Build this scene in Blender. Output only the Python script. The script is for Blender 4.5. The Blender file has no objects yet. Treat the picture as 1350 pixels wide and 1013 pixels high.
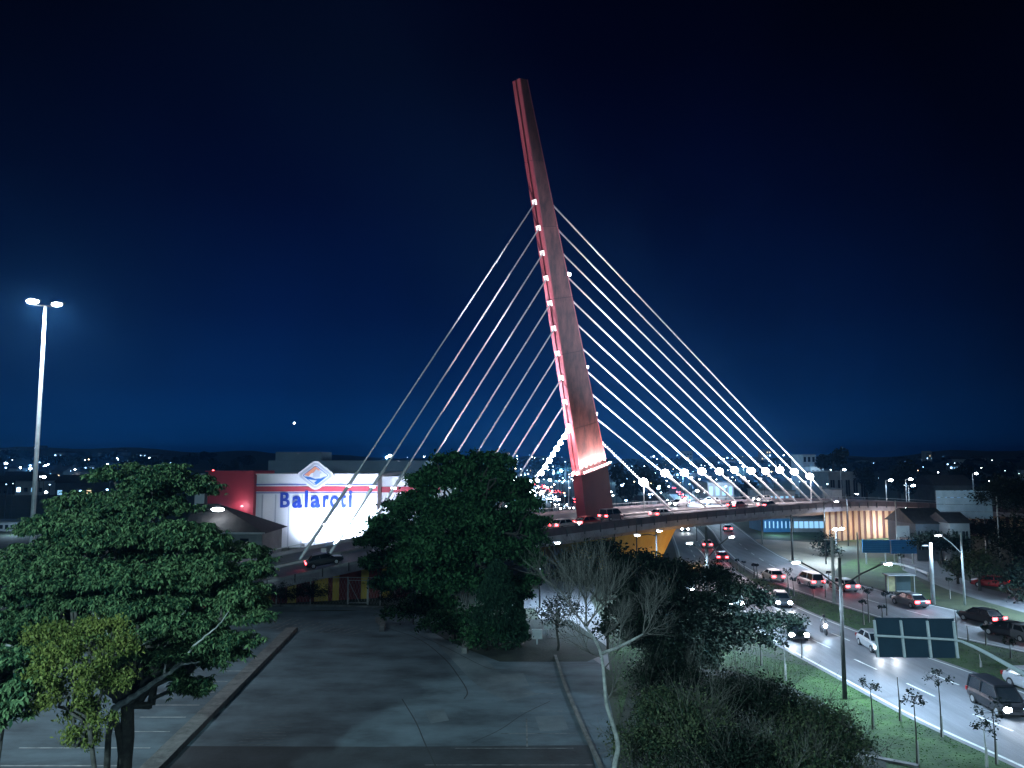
import bpy, math, random
import numpy as np
from mathutils import Vector, Matrix
R = math.radians
random.seed(7); rng = np.random.default_rng(7)
S = bpy.context.scene; C = S.collection
# ------------------------------------------------------------------ camera
FPX, CX, CY, PITCH, H = 1000.0, 675.0, 506.5, R(5.51), 16.3
cam = bpy.data.objects.new('camera', bpy.data.cameras.new('camera')); C.objects.link(cam)
cam.location = (0, 0, H); cam.rotation_euler = (R(90)+PITCH, 0, 0)
cam.data.sensor_width = 36; cam.data.lens = FPX/1350*36; cam.data.clip_start = .5; cam.data.clip_end = 12000
S.camera = cam
# ------------------------------------------------------------------ render look
S.view_settings.view_transform = 'Standard'; S.view_settings.look = 'None'
S.view_settings.exposure = 0; S.view_settings.gamma = 1
S.render.engine = 'CYCLES'
S.cycles.use_denoising = True; S.cycles.max_bounces = 4; S.cycles.diffuse_bounces = 2; S.cycles.volume_bounces = 0
S.cycles.transparent_max_bounces = 8; S.cycles.sample_clamp_indirect = 4
S.cycles.use_light_tree = True
# ------------------------------------------------------------------ night sky
W = bpy.data.worlds.new('World'); S.world = W; W.use_nodes = True
nt = W.node_tree; nt.nodes.clear(); N = nt.nodes.new; L = nt.links.new
out = N('ShaderNodeOutputWorld'); bg = N('ShaderNodeBackground'); tc = N('ShaderNodeTexCoord'); sp = N('ShaderNodeSeparateXYZ')
L(tc.outputs['Generated'], sp.inputs[0])
cr = N('ShaderNodeValToRGB'); e = cr.color_ramp.elements
e[0].position = 0.0; e[0].color = (.0006, .038, .155, 1)
e[1].position = 1.0; e[1].color = (.0003, .0005, .0040, 1)
for p, c in ((.03, (.0005, .029, .128, 1)), (.09, (.0004, .0145, .080, 1)), (.18, (.0003, .0062, .047, 1)), (.32, (.0003, .0022, .024, 1)), (.48, (.0003, .0010, .0115, 1))):
    k = e.new(p); k.color = c
L(sp.outputs['Z'], cr.inputs[0])
dp = N('ShaderNodeVectorMath'); dp.operation = 'DOT_PRODUCT'; dp.inputs[1].default_value = (-.13, .99, 0)
L(tc.outputs['Generated'], dp.inputs[0])
mr = N('ShaderNodeMapRange'); mr.inputs['From Min'].default_value = .72; mr.inputs['From Max'].default_value = 1.0
mr.inputs['To Min'].default_value = .27; mr.inputs['To Max'].default_value = 1.0; L(dp.outputs['Value'], mr.inputs[0])
vm = N('ShaderNodeVectorMath'); vm.operation = 'SCALE'; L(cr.outputs[0], vm.inputs[0]); 
cn = N('ShaderNodeTexNoise'); cn.inputs['Scale'].default_value = 2.6; cn.inputs['Detail'].default_value = 7; cn.inputs['Roughness'].default_value = .55; L(tc.outputs['Generated'], cn.inputs['Vector'])
cm_ = N('ShaderNodeMapRange'); cm_.inputs['From Min'].default_value = .3; cm_.inputs['From Max'].default_value = .7; cm_.inputs['To Min'].default_value = .80; cm_.inputs['To Max'].default_value = 1.22; L(cn.outputs['Fac'], cm_.inputs[0])
cx_ = N('ShaderNodeMath'); cx_.operation = 'MULTIPLY'; L(mr.outputs[0], cx_.inputs[0]); L(cm_.outputs[0], cx_.inputs[1]); L(cx_.outputs[0], vm.inputs['Scale'])
sky = N('ShaderNodeTexSky'); sky.sky_type = 'NISHITA'; sky.sun_disc = False; sky.sun_elevation = R(-4); sky.sun_rotation = R(200)
sv = N('ShaderNodeVectorMath'); sv.operation = 'SCALE'; sv.inputs['Scale'].default_value = .0006; L(sky.outputs[0], sv.inputs[0])
ad = N('ShaderNodeVectorMath'); ad.operation = 'ADD'; L(vm.outputs[0], ad.inputs[0]); L(sv.outputs[0], ad.inputs[1])
L(ad.outputs[0], bg.inputs[0]); bg.inputs[1].default_value = 1.0; L(bg.outputs[0], out.inputs[0])
fill_sun = bpy.data.lights.new('fill_sun', 'SUN'); fill_sun.energy = .22; fill_sun.angle = R(12); fill_sun.color = (.45, .80, 1)  # soft sun added as dim fill from behind the camera
mo = bpy.data.objects.new('fill_sun', fill_sun); C.objects.link(mo); mo.rotation_euler = (R(48), R(-18), R(10))
LAMP = 3.0   # one dial for every lamp

# ------------------------------------------------------------------ pixel <-> place
cP, sP = math.cos(PITCH), math.sin(PITCH)
def ray(px, py):
    u, v = (px-CX)/FPX, (CY-py)/FPX
    return Vector((u, cP-v*sP, sP+v*cP))
def G(px, py, z=0.0):
    r = ray(px, py); t = (z-H)/r.z; return Vector((r.x*t, r.y*t, z))
def D(px, py, Y):
    r = ray(px, py); t = Y/r.y; return Vector((r.x*t, Y, H+r.z*t))

# ------------------------------------------------------------------ materials
MATS = {}
def mat(name, col, rough=.8, metal=0, emit=None, es=0, col2=None, scale=1.0, bump=0, detail=6, trans=0, stretch=None, island=False, spec=.5, contrast=(.35, .65)):
    m = bpy.data.materials.new(name); m.use_nodes = True; t = m.node_tree; b = t.nodes['Principled BSDF']
    b.inputs['Base Color'].default_value = (*col, 1); b.inputs['Roughness'].default_value = rough
    b.inputs['Metallic'].default_value = metal; b.inputs['Specular IOR Level'].default_value = spec
    if emit: b.inputs['Emission Color'].default_value = (*emit, 1); b.inputs['Emission Strength'].default_value = es; m.cycles.emission_sampling = 'NONE'
    if col2 or bump:
        co = t.nodes.new('ShaderNodeTexCoord'); nz = t.nodes.new('ShaderNodeTexNoise')
        nz.inputs['Scale'].default_value = scale; nz.inputs['Detail'].default_value = detail; nz.inputs['Roughness'].default_value = .65
        src = co.outputs['Object']
        if stretch:
            mp = t.nodes.new('ShaderNodeMapping'); mp.inputs['Scale'].default_value = stretch; t.links.new(src, mp.inputs[0]); src = mp.outputs[0]
        t.links.new(src, nz.inputs['Vector'])
        if col2:
            fac = nz.outputs['Fac']
            rp = t.nodes.new('ShaderNodeValToRGB'); rp.color_ramp.elements[0].position = contrast[0]; rp.color_ramp.elements[1].position = contrast[1]
            rp.color_ramp.elements[0].color = (*col, 1); rp.color_ramp.elements[1].color = (*col2, 1)
            if island:
                g = t.nodes.new('ShaderNodeNewGeometry'); mx = t.nodes.new('ShaderNodeMath'); mx.operation = 'MULTIPLY_ADD'
                t.links.new(g.outputs['Random Per Island'], mx.inputs[0]); mx.inputs[1].default_value = .5
                sb = t.nodes.new('ShaderNodeMath'); sb.operation = 'SUBTRACT'; t.links.new(fac, sb.inputs[0]); sb.inputs[1].default_value = .25
                t.links.new(sb.outputs[0], mx.inputs[2]); fac = mx.outputs[0]
            t.links.new(fac, rp.inputs[0]); t.links.new(rp.outputs[0], b.inputs['Base Color'])
        if bump:
            n2 = t.nodes.new('ShaderNodeTexNoise'); n2.inputs['Scale'].default_value = scale*9; n2.inputs['Detail'].default_value = 4
            t.links.new(src, n2.inputs['Vector'])
            bp = t.nodes.new('ShaderNodeBump'); bp.inputs['Strength'].default_value = bump; bp.inputs['Distance'].default_value = .05
            t.links.new(n2.outputs['Fac'], bp.inputs['Height']); t.links.new(bp.outputs[0], b.inputs['Normal'])
    if trans:
        tr = t.nodes.new('ShaderNodeBsdfTranslucent'); ms = t.nodes.new('ShaderNodeMixShader'); ms.inputs[0].default_value = trans
        if b.inputs['Base Color'].links: t.links.new(b.inputs['Base Color'].links[0].from_socket, tr.inputs[0])
        else: tr.inputs[0].default_value = (*col, 1)
        o = t.nodes['Material Output']; t.links.new(b.outputs[0], ms.inputs[1]); t.links.new(tr.outputs[0], ms.inputs[2]); t.links.new(ms.outputs[0], o.inputs[0])
    MATS[name] = m; return m
M = MATS
mat('ground', (.018, .028, .016), .95, col2=(.04, .05, .032), scale=.08, bump=.4)
mat('far_ground', (.012, .018, .014), 1, col2=(.022, .03, .026), scale=.01)
mat('lot_asphalt', (.024, .036, .045), .8, col2=(.118, .165, .195), scale=.36, bump=.4, contrast=(.30, .70), detail=14, stretch=(.6, 1.1, 1))  # random asphalt mottling, its contrast also stands in for blotches of shadow
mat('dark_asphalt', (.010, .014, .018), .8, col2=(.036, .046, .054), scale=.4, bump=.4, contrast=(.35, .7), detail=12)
mat('lane_concrete', (.060, .078, .090), .8, col2=(.135, .165, .18), scale=.3, bump=.3)
mat('road_asphalt', (.060, .066, .076), .6, col2=(.155, .16, .175), stretch=(1, .10, 1), contrast=(.28, .62), scale=.75, bump=.2, detail=9)
mat('deck_asphalt', (.11, .11, .12), .45, col2=(.17, .17, .185), scale=.2, bump=.2)
mat('plaza', (.19, .165, .13), .85, col2=(.30, .255, .20), scale=.12, bump=.3)
mat('grass', (.008, .026, .006), .95, col2=(.036, .080, .020), scale=.5, bump=.8, detail=9)
mat('dry_grass', (.016, .026, .012), .95, col2=(.045, .058, .026), scale=.3, bump=.8, detail=9)
mat('dark_soil', (.007, .012, .009), .95, col2=(.018, .026, .018), scale=.5, bump=.6)
mat('paint_white', (.62, .64, .62), .6, col2=(.34, .35, .35), scale=2.0, contrast=(.45, .75))
mat('paint_mid', (.17, .18, .18), .7, col2=(.36, .38, .38), scale=1.4, contrast=(.35, .6))
mat('paint_worn', (.04, .048, .05), .7, col2=(.17, .18, .18), scale=1.8, contrast=(.4, .6))
mat('crack', (.022, .028, .03), .9)
mat('kerb', (.07, .07, .068), .85, col2=(.17, .17, .165), scale=1.4, bump=.3)
mat('concrete', (.22, .21, .21), .8, col2=(.36, .34, .34), scale=.6, bump=.3, stretch=(1, 1, .35))
mat('girder', (.20, .17, .19), .8, col2=(.32, .28, .30), scale=.5, bump=.3, stretch=(1, 1, .3))
mat('parapet_dark', (.045, .030, .036), .8, col2=(.075, .052, .060), scale=.7, bump=.2)
mat('dark_rail', (.03, .03, .035), .6)
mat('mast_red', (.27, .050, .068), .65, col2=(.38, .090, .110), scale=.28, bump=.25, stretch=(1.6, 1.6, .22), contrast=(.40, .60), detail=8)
mat('mast_red_shade', (.034, .007, .010), .75, col2=(.145, .040, .038), scale=.55, bump=.3, stretch=(1.5, 1.5, .6), contrast=(.36, .68), detail=9)  # darker copy of the mast red, shade put into its colour
mat('mast_base', (.065, .005, .013), .6, col2=(.10, .010, .018), scale=.3, stretch=(1, 1, .3))
mat('joint', (.03, .008, .01), .9)
mat('cable', (.84, .85, .86), .45)
mat('steel', (.42, .43, .44), .45, metal=.3)
mat('galv_pale', (.42, .46, .50), .5, col2=(.52, .56, .6), scale=2)
mat('galv', (.34, .37, .39), .5, col2=(.48, .51, .53), scale=2, metal=.2)
mat('pole_dark', (.022, .022, .022), .85, col2=(.05, .048, .045), scale=3, bump=.2)
mat('pole_conc', (.26, .26, .25), .85, col2=(.40, .40, .38), scale=2)
mat('yellow', (.55, .36, .05), .8, col2=(.66, .45, .09), scale=1, bump=.2, stretch=(1, 1, .3))
mat('pier_yellow', (.36, .22, .035), .8, col2=(.48, .31, .06), scale=.7, bump=.2, stretch=(1, 1, .3))
mat('ochre', (.34, .23, .14), .8, col2=(.44, .31, .20), scale=1, bump=.2, stretch=(1, 1, .3))
mat('umber', (.09, .035, .03), .8, col2=(.15, .06, .045), scale=1, bump=.2, stretch=(1, 1, .3))
mat('maroon', (.13, .018, .02), .8, col2=(.20, .035, .03), scale=1, bump=.2, stretch=(1, 1, .3))
mat('store_white', (.72, .74, .78), .55, col2=(.78, .80, .82), scale=.3, stretch=(1, 1, .2))
mat('store_red', (.42, .040, .065), .5, col2=(.50, .055, .085), scale=.3, stretch=(1, 1, .2))
mat('store_blue', (.010, .045, .34), .45)
mat('store_grey', (.14, .22, .30), .7, col2=(.18, .27, .36), scale=.2)
mat('logo_border', (.46, .50, .56), .45)
mat('logo_orange', (.78, .30, .16), .5)
mat('logo_blue', (.03, .16, .48), .5)
mat('roof_dark', (.018, .017, .018), .9, col2=(.04, .036, .035), scale=1.5)
mat('wall_pale', (.30, .32, .34), .85, col2=(.42, .44, .45), scale=.4)
mat('wall_mid', (.13, .15, .16), .85, col2=(.20, .22, .23), scale=.4)
mat('wall_dark', (.04, .048, .055), .9, col2=(.07, .08, .09), scale=.4)
mat('wall_blue', (.04, .17, .34), .6, col2=(.05, .22, .42), scale=.5)
mat('board_blue', (.02, .13, .32), .55, col2=(.03, .17, .40), scale=.8)
mat('board_pale', (.34, .47, .58), .6, col2=(.44, .58, .68), scale=1.0)
mat('sign_back', (.010, .030, .052), .5, col2=(.015, .040, .066), scale=.8)
mat('glass', (.012, .016, .02), .08)
mat('glass_pale', (.06, .09, .10), .15)
mat('tyre', (.012, .012, .012), .9)
mat('rim', (.35, .35, .36), .35, metal=.6)
for n_, c_ in (('car_white', (.62, .63, .64)), ('car_silver', (.32, .33, .35)), ('car_black', (.012, .013, .016)), ('car_red', (.30, .015, .015)), ('car_grey', (.09, .095, .105)), ('car_blue', (.02, .05, .14))):
    mat(n_, c_, .3, metal=.15)
mat('lamp_white', (.8, .8, .8), emit=(.86, .93, 1), es=60)
mat('lamp_soft', (.8, .8, .8), emit=(.72, .86, 1), es=14)
mat('lamp_blue', (.8, .8, .8), emit=(.35, .62, 1), es=9)
mat('lamp_pink', (.8, .8, .8), emit=(1, .80, .82), es=70)
mat('lamp_warm', (.8, .8, .8), emit=(1, .66, .38), es=14)
mat('lamp_red', (.5, .05, .05), emit=(1, .05, .06), es=18)
mat('lamp_head', (.8, .8, .8), emit=(.88, .94, 1), es=55)
mat('led_small', (.8, .8, .8), emit=(.95, .92, 1), es=8)
mat('anchor_glow', (.8, .8, .8), emit=(1, .93, .95), es=1.1)  # anchor plates glow by their own emission to look lit
mat('window_lit', (.3, .35, .4), emit=(.25, .55, .85), es=1.2)
mat('window_warm', (.3, .25, .2), emit=(1, .72, .45), es=2.0)
mat('poster', (.30, .30, .16), .5, col2=(.08, .09, .06), scale=1.2, emit=(.7, .68, .42), es=.10)
mat('bark', (.020, .019, .016), .9, col2=(.05, .047, .040), scale=4, bump=.5)
mat('bark_pale', (.10, .105, .10), .85, col2=(.25, .26, .245), scale=3, bump=.4)
mat('twig', (.045, .045, .042), .9, col2=(.09, .088, .08), scale=3)
mat('leaf_mid', (.009, .032, .016), .6, col2=(.085, .145, .062), scale=.7, trans=.12, island=True, spec=.12)
mat('leaf_deep', (.004, .022, .010), .6, col2=(.042, .120, .048), scale=.45, trans=.12, island=True, spec=.12)
mat('leaf_cypress', (.005, .020, .012), .8, col2=(.020, .055, .030), scale=1.2, trans=.1, island=True, spec=.12)
mat('leaf_yellow', (.036, .056, .012), .6, col2=(.120, .140, .034), scale=.8, trans=.25, island=True, spec=.12)
mat('leaf_dark', (.004, .010, .007), .7, col2=(.014, .025, .015), scale=.4, trans=.15, island=True, spec=.12)
mat('twig_dark', (.045, .047, .040), .9, col2=(.10, .10, .085), scale=3)
mat('leaf_olive', (.014, .032, .018), .7, col2=(.070, .090, .045), scale=.5, trans=.15, island=True, spec=.12)
mat('leaf_far', (.008, .014, .012), .9, col2=(.016, .026, .022), scale=.1, spec=.12)

# ------------------------------------------------------------------ mesh builder
def origin(o):
    v = Vector((0, 0, 0))
    while o is not None: v += o.location; o = o.parent
    return v
class MB:
    def __init__(s): s.v = []; s.f = []
    def add(s, vs, fs):
        n = len(s.v); s.v += [tuple(v) for v in vs]; s.f += [tuple(i+n for i in f) for f in fs]; return s
    def box(s, c, d, rz=0, rot=None):
        hx, hy, hz = d[0]/2, d[1]/2, d[2]/2
        vs = [Vector((x, y, z)) for z in (-hz, hz) for x, y in ((-hx, -hy), (hx, -hy), (hx, hy), (-hx, hy))]
        m = rot if rot is not None else Matrix.Rotation(rz, 3, 'Z')
        c = Vector(c); return s.add([m@v+c for v in vs], [(3, 2, 1, 0), (4, 5, 6, 7), (0, 1, 5, 4), (1, 2, 6, 5), (2, 3, 7, 6), (3, 0, 4, 7)])
    def hexa(s, b, t):      # 4 bottom, 4 top, any shape
        return s.add(list(b)+list(t), [(3, 2, 1, 0), (4, 5, 6, 7), (0, 1, 5, 4), (1, 2, 6, 5), (2, 3, 7, 6), (3, 0, 4, 7)])
    def beam(s, a, b, w, h):
        a, b = Vector(a), Vector(b); d = (b-a).normalized(); up = Vector((0, 0, 1)) if abs(d.z) < .97 else Vector((1, 0, 0))
        x = d.cross(up).normalized(); y = x.cross(d)
        q = lambda p: [p-x*w/2-y*h/2, p+x*w/2-y*h/2, p+x*w/2+y*h/2, p-x*w/2+y*h/2]
        return s.hexa(q(a), q(b))
    def tube(s, pts, rad, n=8, cap=True):
        pts = [Vector(p) for p in pts]
        if not hasattr(rad, '__len__'): rad = [rad]*len(pts)
        d0 = (pts[1]-pts[0]).normalized(); up = Vector((0, 0, 1)) if abs(d0.z) < .9 else Vector((1, 0, 0))
        x = d0.cross(up).normalized(); vs = []; fs = []
        for i, p in enumerate(pts):
            d = (pts[min(i+1, len(pts)-1)]-pts[max(i-1, 0)]).normalized()
            x = (x-d*x.dot(d)).normalized(); y = d.cross(x)
            for k in range(n):
                a = 2*math.pi*k/n; vs.append(p+(x*math.cos(a)+y*math.sin(a))*rad[i])
        for i in range(len(pts)-1):
            for k in range(n): fs.append((i*n+k, i*n+(k+1) % n, (i+1)*n+(k+1) % n, (i+1)*n+k))
        if cap: fs.append(tuple(range(n-1, -1, -1))); fs.append(tuple((len(pts)-1)*n+k for k in range(n)))
        return s.add(vs, fs)
    def ball(s, c, r, seg=10, rings=6, sc=(1, 1, 1)):
        c = Vector(c); vs = [c+Vector((0, 0, -r*sc[2]))]; fs = []
        for i in range(1, rings):
            th = -math.pi/2+math.pi*i/rings
            for k in range(seg):
                a = 2*math.pi*k/seg; vs.append(c+Vector((math.cos(th)*math.cos(a)*r*sc[0], math.cos(th)*math.sin(a)*r*sc[1], math.sin(th)*r*sc[2])))
        vs.append(c+Vector((0, 0, r*sc[2]))); e_ = len(vs)-1
        for k in range(seg):
            fs.append((0, 1+(k+1) % seg, 1+k)); b = 1+(rings-2)*seg; fs.append((e_, b+k, b+(k+1) % seg))
        for i in range(rings-2):
            for k in range(seg): a = 1+i*seg; fs.append((a+k, a+(k+1) % seg, a+seg+(k+1) % seg, a+seg+k))
        return s.add(vs, fs)
    def poly(s, pts, th=0):   # flat polygon; with th, a slab hanging down by th
        pts = [Vector(p) for p in pts]; n = len(pts)
        ar = sum(pts[i].x*pts[(i+1) % n].y-pts[(i+1) % n].x*pts[i].y for i in range(n))
        if ar < 0: pts.reverse()
        if not th: return s.add(pts, [tuple(range(n))])
        lo = [p-Vector((0, 0, th)) for p in pts]
        return s.add(pts+lo, [tuple(range(n)), tuple(range(2*n-1, n-1, -1))]+[(i, n+i, n+(i+1) % n, (i+1) % n) for i in range(n)])
    def build(s, name, m, parent=None, local=False, smooth=False):
        me = bpy.data.meshes.new(name); off = Vector((0, 0, 0)) if (parent is None or local) else origin(parent)
        me.from_pydata([(v[0]-off.x, v[1]-off.y, v[2]-off.z) for v in s.v], [], s.f); me.update()
        me.materials.append(m if not isinstance(m, str) else M[m])
        if smooth: me.polygons.foreach_set('use_smooth', [True]*len(me.polygons))
        o = bpy.data.objects.new(name, me); C.objects.link(o)
        if parent is not None: o.parent = parent
        return o
def tag(o, label=None, cat=None, group=None, kind=None):
    if label: o['label'] = label
    if cat: o['category'] = cat
    if group: o['group'] = group
    if kind: o['kind'] = kind
    return o
def thing(name, label, cat, loc=(0, 0, 0), rz=0, group=None):
    o = bpy.data.objects.new(name, None); C.objects.link(o); o.location = loc; o.rotation_euler = (0, 0, rz); o.empty_display_size = .3
    return tag(o, label, cat, group)
def dup(root, loc=None, rz=None, label=None, group=None, scale=None):
    def cp(o, par):
        c = o.copy(); C.objects.link(c); c.parent = par
        for ch in list(o.children): cp(ch, c)
        return c
    r = cp(root, None)
    if loc is not None: r.location = loc
    if rz is not None: r.rotation_euler = (0, 0, rz)
    if label: r['label'] = label
    if group: r['group'] = group
    if scale: r.scale = (scale,)*3
    return r
def npmesh(name, co, quads, m, parent=None, smooth=False):
    off = origin(parent) if parent else Vector((0, 0, 0))
    me = bpy.data.meshes.new(name); me.vertices.add(len(co)); me.vertices.foreach_set('co', (co-np.array(off)).astype(np.float32).ravel())
    k = quads.shape[1]; n = len(quads)
    me.loops.add(n*k); me.loops.foreach_set('vertex_index', quads.astype(np.int32).ravel())
    me.polygons.add(n); me.polygons.foreach_set('loop_start', np.arange(n, dtype=np.int32)*k)
    me.update(calc_edges=True); me.materials.append(M[m])
    o = bpy.data.objects.new(name, me); C.objects.link(o)
    if parent: o.parent = parent
    return o
def lamp(kind, loc, energy, color=(1, 1, 1), target=None, angle=120, blend=.5, size=.15, parent=None, name='lamp_light'):
    l = bpy.data.lights.new(name, kind); l.energy = energy*LAMP; l.color = color
    if kind in ('POINT', 'SPOT'): l.shadow_soft_size = size
    if kind == 'SPOT': l.spot_size = R(angle); l.spot_blend = blend
    o = bpy.data.objects.new(name, l); C.objects.link(o)
    off = origin(parent) if parent else Vector((0, 0, 0)); o.location = Vector(loc)-off
    if target is not None: o.rotation_euler = (Vector(target)-Vector(loc)).to_track_quat('-Z', 'Y').to_euler()
    if parent: o.parent = parent
    return o
LED = (.52, .76, 1.0)

# ------------------------------------------------------------------ ground and roads
def sheet(name, pts, m, z, parent=None, px=True, th=0):
    P = [G(x, y, 0) for x, y in pts] if px else [Vector((x, y, 0)) for x, y in pts]
    P = [Vector((p.x, p.y, z)) for p in P]
    o = MB().poly(P, th).build(name, m, parent)
    if parent is None: o['kind'] = 'structure'
    return o
def smoothline(P, n=8):
    P = [Vector(p) for p in P]; Q = [P[0]*2-P[1]]+P+[P[-1]*2-P[-2]]; r = []
    for i in range(1, len(Q)-2):
        a, b, c, d = Q[i-1:i+3]
        for k in range(n):
            t = k/n; r.append(.5*((2*b)+(c-a)*t+(2*a-5*b+4*c-d)*t*t+(3*b-a-3*c+d)*t**3))
    r.append(P[-1].copy()); return r
def strip(mb, P, w, z, h=0):     # ribbon of width w along world points
    P = [Vector((p[0], p[1], 0)) for p in P]; vs = []
    for i, p in enumerate(P):
        d = (P[min(i+1, len(P)-1)]-P[max(i-1, 0)]).normalized(); n = Vector((-d.y, d.x, 0))*w/2
        vs += [p+n+Vector((0, 0, z)), p-n+Vector((0, 0, z))]
    fs = [(2*i, 2*i+1, 2*i+3, 2*i+2) for i in range(len(P)-1)]
    if h:
        k = len(vs); vs += [v-Vector((0, 0, h)) for v in vs]
        for i in range(len(P)-1): fs += [(2*i, 2*i+2, k+2*i+2, k+2*i), (2*i+1, k+2*i+1, k+2*i+3, 2*i+3)]
        fs += [(0, k, k+1, 1), (k-2, k-1, 2*k-1, 2*k-2)]
    return mb.add(vs, fs)
# terrain: flat near, rolling hills far
nx, ny = 120, 90
xs = np.sign(np.linspace(-1, 1, nx))*np.abs(np.linspace(-1, 1, nx))**2.0*5200
ys = -60+np.linspace(0, 1, ny)**2.2*5600
X, Y = np.meshgrid(xs, ys)
d = np.hypot(X, Y); ang = np.degrees(np.arctan2(X, np.maximum(Y, 1)))
ridge = 11+26*np.exp(-((ang+27)/11)**2)+20*np.exp(-((ang-33)/10)**2)+5*np.sin(ang*.9)+4*np.sin(ang*.37+1)
Z = np.clip((d-420)/1500, 0, 1)**1.4*ridge+np.clip((d-1800)/3000, 0, 1)*6*np.sin(ang*.5)
Z = np.where(d < 420, 0, Z)-.03
co = np.stack([X, Y, Z], -1).reshape(-1, 3); ii = np.arange(nx*ny).reshape(ny, nx)
q = np.stack([ii[:-1, :-1], ii[:-1, 1:], ii[1:, 1:], ii[1:, :-1]], -1).reshape(-1, 4)
tag(npmesh('ground', co, q, 'ground'), kind='structure')
def terrain_z(x, y):
    dd = math.hypot(x, y); a = math.degrees(math.atan2(x, max(y, 1)))
    if dd < 420: return 0
    r_ = 11+26*math.exp(-((a+27)/11)**2)+20*math.exp(-((a-33)/10)**2)+5*math.sin(a*.9)+4*math.sin(a*.37+1)
    return min(1, (dd-420)/1500)**1.4*r_
# car park
sheet('parking_lot', [(-40, 6), (-40, 40), (-36, 62), (-38, 79), (-31, 82.4), (-14, 82.7), (-5, 80), (3, 74), (7, 62), (6.4, 50), (4.6, 36), (3.2, 20), (2.5, 6)], 'lot_asphalt', .004, px=False)
Plane = [G(*p) for p in ((300, 806), (380, 803), (470, 802), (540, 812), (575, 832), (610, 862), (650, 900), (690, 920))]
mb = MB(); strip(mb, smoothline(Plane), 2.6, .010); tag(mb.build('lot_lane', 'lane_concrete'), kind='structure')
mb = MB(); strip(mb, smoothline([G(*p) for p in ((496, 824), (550, 842), (585, 868), (605, 893), (616, 912), (612, 922))]), .09, .016)
strip(mb, smoothline([G(*p) for p in ((530, 862+60), (548, 952), (560, 980), (575, 1012))]), .07, .016)
strip(mb, smoothline([G(*p) for p in ((540, 832), (590, 855), (640, 880), (668, 884))]), .07, .016)
strip(mb, smoothline([G(*p) for p in ((622, 980), (660, 962), (690, 942), (725, 925))]), .06, .016)
tag(mb.build('asphalt_crack', 'crack'), 'thin dark sealed cracks wandering over the car park asphalt', 'crack', kind='structure')
# low kerb wall along the left bays
kb = thing('kerb_wall', 'long low pale kerb wall running diagonally along the left parking bays', 'kerb', G(300, 910))
a, b = G(188, 1030), G(385, 832); nseg = 22
for i in range(nseg):
    p, q_ = a.lerp(b, i/nseg), a.lerp(b, (i+.985)/nseg); m_ = MB(); strip(m_, [p, q_], 1.0+.02*rng.random(), .34+.02*rng.random(), .36)
    m_.build('kerb_slab', 'kerb', kb)
kb = thing('kerb', 'thin dark kerb between the right edge of the car park and the lawn', 'kerb', G(735, 870))
P = smoothline([G(*p) for p in ((732, 866), (745, 905), (768, 960), (792, 1013), (805, 1040))], 5)
for i in range(len(P)-1):
    m_ = MB(); strip(m_, [P[i], P[i].lerp(P[i+1], .98)], .22, .16, .16); m_.build('kerb_stone', 'kerb', kb)
kb = thing('kerb', 'curved kerb at the far end of the car park below the wire fence', 'kerb', G(470, 801))
P = smoothline([G(*p) for p in ((290, 800), (360, 799.5), (440, 800), (520, 803), (560, 808), (590, 820))], 5)
for i in range(len(P)-1):
    m_ = MB(); strip(m_, [P[i], P[i].lerp(P[i+1], .98)], .3, .2, .2); m_.build('kerb_stone', 'kerb', kb)
# small planter kerbs
for (x0, y0, x1, y1, lab) in ((498, 820, 503, 833, 'small curved kerb end at the hatched arc of the car park'), (607, 830, 612, 862, 'short upright kerb slab left of the dark cypress')):
    p, q_ = G(x0, y0), G(x1, y1); m_ = MB(); P = smoothline([p, p.lerp(q_, .5)+Vector((.35, 0, 0)), q_], 5); strip(m_, P, .45, .45, .45)
    tag(m_.build('kerb_end', 'kerb'), lab, 'kerb')
# bay lines
bl = thing('bay_markings', 'faint white parking bay lines left of the kerb wall', 'road marking', G(150, 950))
for y, xa, xb in ((885, 296, 330), (899, 262, 300), (913, 235, 283), (930, 205, 263), (946, 184, 245), (965, 150, 224), (986.5, 25, 198), (1010, 0, 170)):
    m_ = MB(); strip(m_, [G(xa, y), G(xb, y)], .13, .014); m_.build('line', 'paint_mid', bl)
for y in (840, 850, 861, 872):
    m_ = MB(); strip(m_, [G(330-(y-840)*.7, y), G(352-(y-840)*.8, y)], .1, .014); m_.build('line', 'paint_worn', bl)
bl = thing('bay_markings', 'worn parking bay lines beside the right kerb of the car park', 'road marking', G(700, 940))
for y, xa, xb in ((889, 715, 731), (900.5, 705, 733), (915, 690, 738), (938, 683, 748), (967.5, 660, 762), (987, 600, 756), (1009, 560, 782)):
    m_ = MB(); strip(m_, [G(xa, y), G(xb, y)], .10, .014); m_.build('line', 'paint_worn', bl)
m_ = MB(); strip(m_, [G(694, 948), G(695, 985)], .1, .018); m_.build('line', 'paint_worn', bl)
hm = thing('hatch_markings', 'fan of worn hatch lines inside the arc at the end of the car park', 'road marking', G(440, 820))
for i in range(12):
    t = i/11; x = 385+t*105; m_ = MB(); yb = 815+14*t*.6
    strip(m_, [G(x-30, yb+14), G(x, yb+1+6*t*t)], .16, .014); m_.build('line', 'paint_worn', hm)
hm = thing('faded_grid_marking', 'faded pale lettering-like grid patch on the asphalt near the bottom', 'road marking', G(350, 965))
for i in range(9):
    y = 950+i*4.0; m_ = MB(); strip(m_, [G(335-i*3, y), G(390-i*2.5, y)], .05, .014); m_.build('line', 'paint_worn', hm)
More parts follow.
